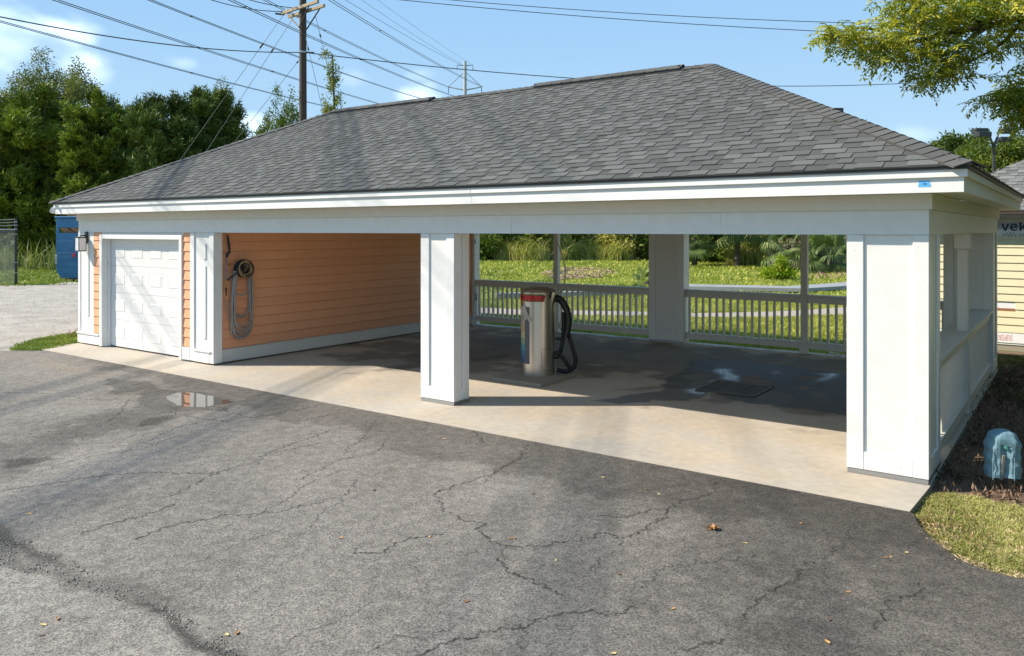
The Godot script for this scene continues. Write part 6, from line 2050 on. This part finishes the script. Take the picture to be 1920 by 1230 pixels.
func overhang() -> void:
	# the near tree on the right: trunk outside the frame, its boughs reach into it
	var t := thing("overhanging_tree", "near tree whose yellow-green boughs hang into the top right", "tree", Vector3(19.027, 2.373, -5.84) * Vector3(1, 0, 1))
	var o := t.position
	limb([Vector3(0, -0.1, 0), Vector3(-0.1, 2.2, 0), Vector3(0.1, 4.2, 0.1), Vector3(0.2, 7.0, 0)], 0.20, 0.10, t, "trunk")
	var boughs := [
		[Vector3(19.027, 4.598, -5.84), Vector3(17.698, 5.041, -4.643), Vector3(16.689, 5.119, -3.799), Vector3(16.307, 4.99, -3.403), Vector3(15.934, 4.884, -3.013), Vector3(15.514, 4.739, -2.589), Vector3(14.995, 4.781, -2.096), Vector3(14.7, 4.808, -1.885)],
		[Vector3(16.307, 4.99, -3.403), Vector3(16.043, 5.166, -3.091), Vector3(15.731, 5.338, -2.744), Vector3(15.46, 5.472, -2.551)],
		[Vector3(16.363, 5.024, -3.443), Vector3(16.043, 4.729, -3.091), Vector3(15.785, 4.473, -2.783), Vector3(15.703, 4.173, -2.725)],
		[Vector3(16.689, 5.119, -3.799), Vector3(16.473, 4.786, -3.522), Vector3(16.197, 4.582, -3.324), Vector3(15.976, 4.46, -3.166)],
		[Vector3(19.044, 4.191, -5.975), Vector3(17.706, 4.386, -4.895), Vector3(16.905, 4.297, -4.199), Vector3(16.57, 4.154, -3.837), Vector3(16.298, 4.041, -3.519)],
		[Vector3(16.905, 4.297, -4.199), Vector3(16.683, 3.933, -3.918), Vector3(16.57, 3.725, -3.837)],
		[Vector3(17.133, 5.697, -4.362), Vector3(16.57, 5.388, -3.837), Vector3(16.131, 5.393, -3.399), Vector3(15.7, 5.466, -2.968)],
		[Vector3(15.514, 4.739, -2.589), Vector3(15.297, 4.872, -2.434), Vector3(15.026, 4.926, -2.241), Vector3(14.864, 4.872, -2.124)],
		[Vector3(15.934, 4.884, -3.013), Vector3(15.684, 4.707, -3.08), Vector3(15.443, 4.591, -3.031), Vector3(15.246, 4.626, -2.889)],
		[Vector3(19.027, 4.598, -5.84), Vector3(18.58, 5.404, -5.643), Vector3(18.014, 6.114, -5.484), Vector3(17.426, 6.627, -5.31)],
		[Vector3(19.044, 3.906, -5.975), Vector3(18.261, 3.586, -5.046), Vector3(17.575, 3.484, -4.187)]
	]
	for i in boughs.size():
		var p := smooth(boughs[i], 3)
		for k in p.size():
			p[k] -= o
		limb(p, 0.055 if i in [0, 4] else 0.03, 0.007, t, "bough")
	var twig := leafy_twig(41)
	var twig2 := leafy_twig(42)
	# [centre, radii, share]
	var lobes := [
		[Vector3(14.995, 4.768, -2.096), Vector3(0.42, 0.14, 0.4), 130], [Vector3(14.781, 4.808, -1.942), Vector3(0.2, 0.07, 0.25), 45], [Vector3(15.307, 4.648, -2.38), Vector3(0.42, 0.24, 0.5), 210],
		[Vector3(15.703, 5.005, -2.725), Vector3(0.55, 0.3, 0.6), 300], [Vector3(15.514, 5.239, -2.589), Vector3(0.42, 0.14, 0.5), 110], [Vector3(15.758, 4.506, -2.764), Vector3(0.34, 0.3, 0.4), 170],
		[Vector3(15.703, 4.24, -2.725), Vector3(0.2, 0.14, 0.25), 50], [Vector3(16.153, 5.166, -3.169), Vector3(0.6, 0.28, 0.6), 330], [Vector3(16.043, 4.662, -3.091), Vector3(0.42, 0.2, 0.5), 170], [Vector3(15.976, 4.413, -3.166), Vector3(0.28, 0.12, 0.3), 60],
		[Vector3(16.529, 5.194, -3.561), Vector3(0.5, 0.3, 0.5), 250], [Vector3(16.473, 4.752, -3.522), Vector3(0.3, 0.08, 0.3), 50], [Vector3(16.912, 4.947, -3.958), Vector3(0.5, 0.4, 0.5), 190],
		[Vector3(16.599, 4.085, -3.857), Vector3(0.24, 0.26, 0.4), 200], [Vector3(16.354, 4.055, -3.559), Vector3(0.22, 0.08, 0.25), 50], [Vector3(16.711, 3.794, -3.938), Vector3(0.22, 0.14, 0.3), 90], [Vector3(16.905, 4.227, -4.199), Vector3(0.4, 0.4, 0.4), 140], [Vector3(16.57, 4.348, -3.837), Vector3(0.18, 0.12, 0.25), 40],
		[Vector3(16.186, 5.771, -3.439), Vector3(0.9, 0.35, 0.7), 120], [Vector3(17.591, 5.87, -4.813), Vector3(1.3, 0.8, 1.2), 300], [Vector3(18.855, 5.87, -5.717), Vector3(2.0, 1.2, 2.0), 500], [Vector3(18.271, 4.367, -5.176), Vector3(1.4, 0.8, 1.6), 300], [Vector3(19.743, 4.645, -5.123), Vector3(2.0, 1.4, 2.2), 420], [Vector3(20.868, 4.681, -9.616), Vector3(2.0, 1.4, 2.0), 300], [Vector3(18.568, 7, -5.512), Vector3(2.2, 1.0, 2.0), 400]
	]
	for kind in 2:
		var where := []
		var cols := PackedColorArray()
		for l in lobes:
			var c: Vector3 = l[0] - o
			for k in int(l[2] * 0.37):
				var d := rdir() * pow(R.randf(), 0.4)
				var bs := Basis.from_euler(Vector3(rn(-0.7, 0.7), rn(0, TAU), rn(-0.9, 0.5)))
				where.append(Transform3D(bs.scaled(Vector3.ONE * rn(0.75, 1.15)), c + d * l[1] + Vector3(0, 0.04, 0)))
				cols.append(mixc(Color(0.18, 0.245, 0.04), Color(0.62, 0.56, 0.08), rn(-0.1, 1.1)))
		joined("leaves", twig if kind == 0 else twig2, M.leaf, where, cols, t)
	# the dense main crown over the bed and the drive to the right
	crown(t, leaf_clump(14, 0.16, 0.06, 0.30, 44), M.leaf, [[Vector3(21.5, 6.2, -2.0) - o, Vector3(3.0, 3.0, 4.0)], [Vector3(21.0, 5.0, -7.0) - o, Vector3(2.4, 2.6, 3.0)], [Vector3(24.0, 5.5, -4.5) - o, Vector3(3.0, 3.2, 4.5)]], 7000, 0.9, 1.6, Color(0.10, 0.14, 0.03), Color(0.34, 0.32, 0.055), 60, 0.28, false, 0.5, "main_crown")

func leafy_twig(sd: int) -> ArrayMesh:
	var rng := RandomNumberGenerator.new()
	rng.seed = sd
	var b := Buf.new()
	var p := Vector3.ZERO
	var d := Vector3(1, 0.05, 0)
	for k in 13:
		var q := p + d * 0.020
		b.quad(p + Vector3(0, 0.0012, 0), q + Vector3(0, 0.0012, 0), q - Vector3(0, 0.0012, 0), p - Vector3(0, 0.0012, 0), Vector3(0, 0, 1))
		var ld := (d * 0.6 + Vector3(rng.randf_range(-0.4, 0.4), rng.randf_range(-0.9, 0.35), (1.0 if k % 2 else -1.0) * rng.randf_range(0.3, 1.0))).normalized()
		var l := rng.randf_range(0.055, 0.09)
		var w := l * rng.randf_range(0.15, 0.2)
		var s := ld.cross(Vector3(rng.randf_range(-0.5, 0.5), 1, rng.randf_range(-0.5, 0.5))).normalized() * w
		var nn := ld.cross(s).normalized() * w * 0.35
		var m := q + ld * l * 0.45
		b.tri(q, m + s + nn, q + ld * l, nn)
		b.tri(q, q + ld * l, m - s + nn, nn)
		p = q
		d = (d + Vector3(0, -0.05, rng.randf_range(-0.12, 0.12))).normalized()
	return b.mesh()

func litter() -> void:
	var rng := RandomNumberGenerator.new()
	rng.seed = 404
	# fallen leaves on the asphalt
	var spots := [Vector3(14.88, 0, 2.215), Vector3(15.414, 0, 1.676), Vector3(15.178, 0, 2.348), Vector3(15.7, 0, 2.407), Vector3(16.14, 0, 1.978), Vector3(16.11, 0, 2.011), Vector3(16.222, 0, 1.824), Vector3(16.015, 0, 3.214), Vector3(16.071, 0, 3.502), Vector3(13.99, 0, 1.625), Vector3(14.155, 0, 1.69), Vector3(14.648, 0, 3.39), Vector3(13.69, 0, 3.296), Vector3(13.669, 0, 3.324), Vector3(14.17, 0, 3.456), Vector3(12.437, 0, 1.335), Vector3(11.651, 0, 2.485), Vector3(11.558, 0, 1.964), Vector3(11.335, 0, 1.377), Vector3(13.228, 0, 2.353), Vector3(13.128, 0, 3.659), Vector3(14.044, 0, 4.331), Vector3(15.118, 0, 4.341), Vector3(11.978, 0, 3.121), Vector3(15.171, 0, 3.648), Vector3(13.183, 0, 5.439), Vector3(13.153, 0, 5.491), Vector3(11.299, 0, 4.576), Vector3(10.037, 0, 5.253), Vector3(12.135, 0, 5.981), Vector3(12.138, 0, 6.069), Vector3(12.267, 0, 6.132), Vector3(12.584, 0, 4.074), Vector3(16.019, 0, 2.76), Vector3(13.506, 0, 1.562), Vector3(13.514, 0, 1.018)]
	var leaf := Buf.new()
	var n := 8
	var prev := []
	for i in n + 1:
		var t := float(i) / n
		var w := 0.013 * sin(PI * pow(t, 0.8)) + 0.0004
		var row := [Vector3(-w, 0.003 + 0.006 * absf(t - 0.5), t * 0.055 - 0.027), Vector3(0, 0.0005 + 0.004 * t * t, t * 0.055 - 0.027), Vector3(w, 0.003 + 0.005 * t, t * 0.055 - 0.027)]
		if prev:
			leaf.quad(prev[0], prev[1], row[1], row[0], Vector3.UP)
			leaf.quad(prev[1], prev[2], row[2], row[1], Vector3.UP)
		prev = row
	var lm := leaf.mesh()
	var mats := [mat(lin(0.55, 0.32, 0.10), 0.7), mat(lin(0.36, 0.18, 0.06), 0.7), mat(lin(0.60, 0.48, 0.20), 0.7), mat(lin(0.16, 0.09, 0.05), 0.7)]
	for i in range(1, spots.size()):
		var o := MeshInstance3D.new()
		o.mesh = lm
		o.name = numbered("fallen_leaf")
		o.material_override = mats[i % 4]
		add_child(o)
		o.position = spots[i] + Vector3(0, -0.001, 0)
		o.rotation = Vector3(rng.randf_range(-0.1, 0.1), rng.randf_range(0, TAU), rng.randf_range(-0.1, 0.1))
		o.scale = Vector3.ONE * rng.randf_range(0.6, 1.0)
		tag(o, "small %s fallen leaf lying on the asphalt" % ["orange", "russet brown", "pale yellow", "dark brown"][i % 4], "leaf", "%s fallen leaves on the asphalt" % ["orange", "russet", "yellow", "dark"][i % 4])
	# one curled dead leaf sprig
	var cl := thing("leaf_sprig", "curled brown leaf sprig alone on the dark asphalt", "leaf", spots[0])
	for k in 6:
		var o := MeshInstance3D.new()
		o.mesh = lm
		o.material_override = mats[[1, 3, 0, 1, 3, 1][k]]
		o.name = "curled_leaf"
		cl.add_child(o, true)
		o.position = Vector3(rng.randf_range(-0.03, 0.03), 0.006 + 0.002 * k, rng.randf_range(-0.02, 0.02))
		o.rotation = Vector3(rng.randf_range(-0.35, 0.35), rng.randf_range(0, TAU), rng.randf_range(-0.5, 0.5))
		o.scale = Vector3.ONE * 1.45
	rod(cl, "stalk", mats[3], [Vector3(-0.07, 0.004, 0.0), Vector3(0.0, 0.012, 0.01), Vector3(0.06, 0.02, 0.0)], [0.002], 5)
	# dry sticks by the garage's left corner
	var st := thing("dry_branch", "bare dry branch on the grass patch by the garage's left corner", "branch", Vector3(-1.344, 0, -0.421))
	for k in 6:
		rod(st, "twig", M.wood_grey, [Vector3(0, 0.02 + 0.01 * k, 0), Vector3(0.25 + 0.05 * k, 0.10 + 0.03 * k, -0.1 * k + 0.1), Vector3(0.55 + 0.04 * k, 0.22 + 0.05 * k, -0.16 * k + 0.2)], [0.012, 0.009, 0.003], 5)
	# crumpled plastic under the back railing
	var cp := thing("plastic_scrap", "crumpled clear plastic scrap under the right back railing", "litter", Vector3(13.62, 0.0, -7.36))
	var b := Buf.new()
	for k in 26:
		var p := Vector3(rng.randf_range(-0.2, 0.2), rng.randf_range(0.0, 0.06), rng.randf_range(-0.06, 0.06))
		b.tri(p, p + Vector3(rng.randf_range(-0.08, 0.08), rng.randf_range(0, 0.06), rng.randf_range(-0.06, 0.06)), p + Vector3(rng.randf_range(-0.08, 0.08), rng.randf_range(0, 0.05), rng.randf_range(-0.06, 0.06)), Vector3.UP)
	put(b, "crumpled_sheet", M.wrap, cp)
	# loose grit: small stones in the seam, in the trough and along the slab
	var sb := Buf.new()
	for q in [[Vector3(0, 0.5, 0), 1.0], [Vector3(0, -0.3, 0), -1.0]]:
		for k in 5:
			var a0 := TAU * k / 5.0
			var a1 := TAU * (k + 1) / 5.0
			sb.tri(q[0], Vector3(cos(a0) * 0.62, 0.08 * sin(k * 2.0), sin(a0) * 0.5), Vector3(cos(a1) * 0.62, 0.08 * sin(k * 2.0 + 2.0), sin(a1) * 0.5), Vector3(0, q[1], 0) + Vector3(cos(a0), 0, sin(a0)))
	var stone := sb.mesh()
	grit("loose_grit", "loose stones gathered along the broken seam at the lower left", pts([9.715, 5.665, 10.667, 5.498, 11.273, 5.505, 11.779, 5.494, 12.223, 5.475, 12.634, 5.498, 13.033, 5.499, 13.347, 5.537, 13.63, 5.638, 13.489, 5.739, 13.271, 5.696, 12.859, 5.6, 12.462, 5.603, 12.158, 5.634, 11.816, 5.699, 11.485, 5.694, 11.3, 5.784, 11.004, 5.855, 10.521, 5.949]), 1500.0, stone, 0.006, 0.017, 0.35)
	grit("loose_grit", "loose stones in the worn hollow left of the puddle", pts([8.487, 5.049, 8.287, 4.153, 7.89, 2.812, 7.847, 2.42, 7.155, 2.303, 6.93, 2.7, 7.074, 3.396, 7.148, 3.988, 7.648, 4.736]), 260.0, stone, 0.006, 0.016, 0.3)
	grit("loose_grit", "fine grit scattered over the whole asphalt driveway", pts([6, 2, 12, 2, 16.5, 2.2, 16.8, 3.2, 12.4, 6.3, 9, 5.5]), 45.0, stone, 0.004, 0.010, 0.0)
	grit("loose_grit", "grit along the joint between asphalt and slab", pts([1.5, 0.80, 4.3, 0.71, 7, 0.72, 10.6, 0.80, 16, 0.83, 16, 0.91, 10.6, 0.88, 7, 0.81, 4.3, 0.79, 1.5, 0.88]), 420.0, stone, 0.004, 0.011, 0.2)
	grit("loose_grit", "loose pebbles on the pale gravel drive", pts([-0.2, -0.4, -0.2, -4, -16, -7, -20, -7, -9, 2, -1.5, 1.6]), 40.0, stone, 0.010, 0.026, 0.1, 0.26, 0.62)

func grit(called: String, label: String, poly: PackedVector2Array, per_m2: float, mesh: Mesh, s0: float, s1: float, patch: float, g0 := 0.10, g1 := 0.36) -> void:
	var bb := Rect2(poly[0], Vector2.ZERO)
	for p in poly:
		bb = bb.expand(p)
	var where := []
	var cols := PackedColorArray()
	for k in int(bb.get_area() * per_m2):
		var p := bb.position + Vector2(R.randf(), R.randf()) * bb.size
		if not Geometry2D.is_point_in_polygon(p, poly):
			continue
		var nz: float = M.wob.get_noise_2d(p.x * 3.0, p.y * 3.0)
		if patch > 0.0 and nz + rn(-0.2, 0.2) < patch - 0.35:
			continue
		var s := rn(s0, s1)
		where.append(Transform3D(Basis.from_euler(Vector3(rn(-0.5, 0.5), rn(0, TAU), rn(-0.5, 0.5))).scaled(Vector3.ONE * s), Vector3(p.x, -0.004 + s * 0.15, p.y)))
		var g := rn(g0, g1)
		cols.append(Color(g, g * rn(0.84, 0.94), g * rn(0.62, 0.8)))
	var o := multi(called, mesh, M.chip, where, cols)
	o.set_meta("kind", "stuff")
	o.set_meta("label", label)
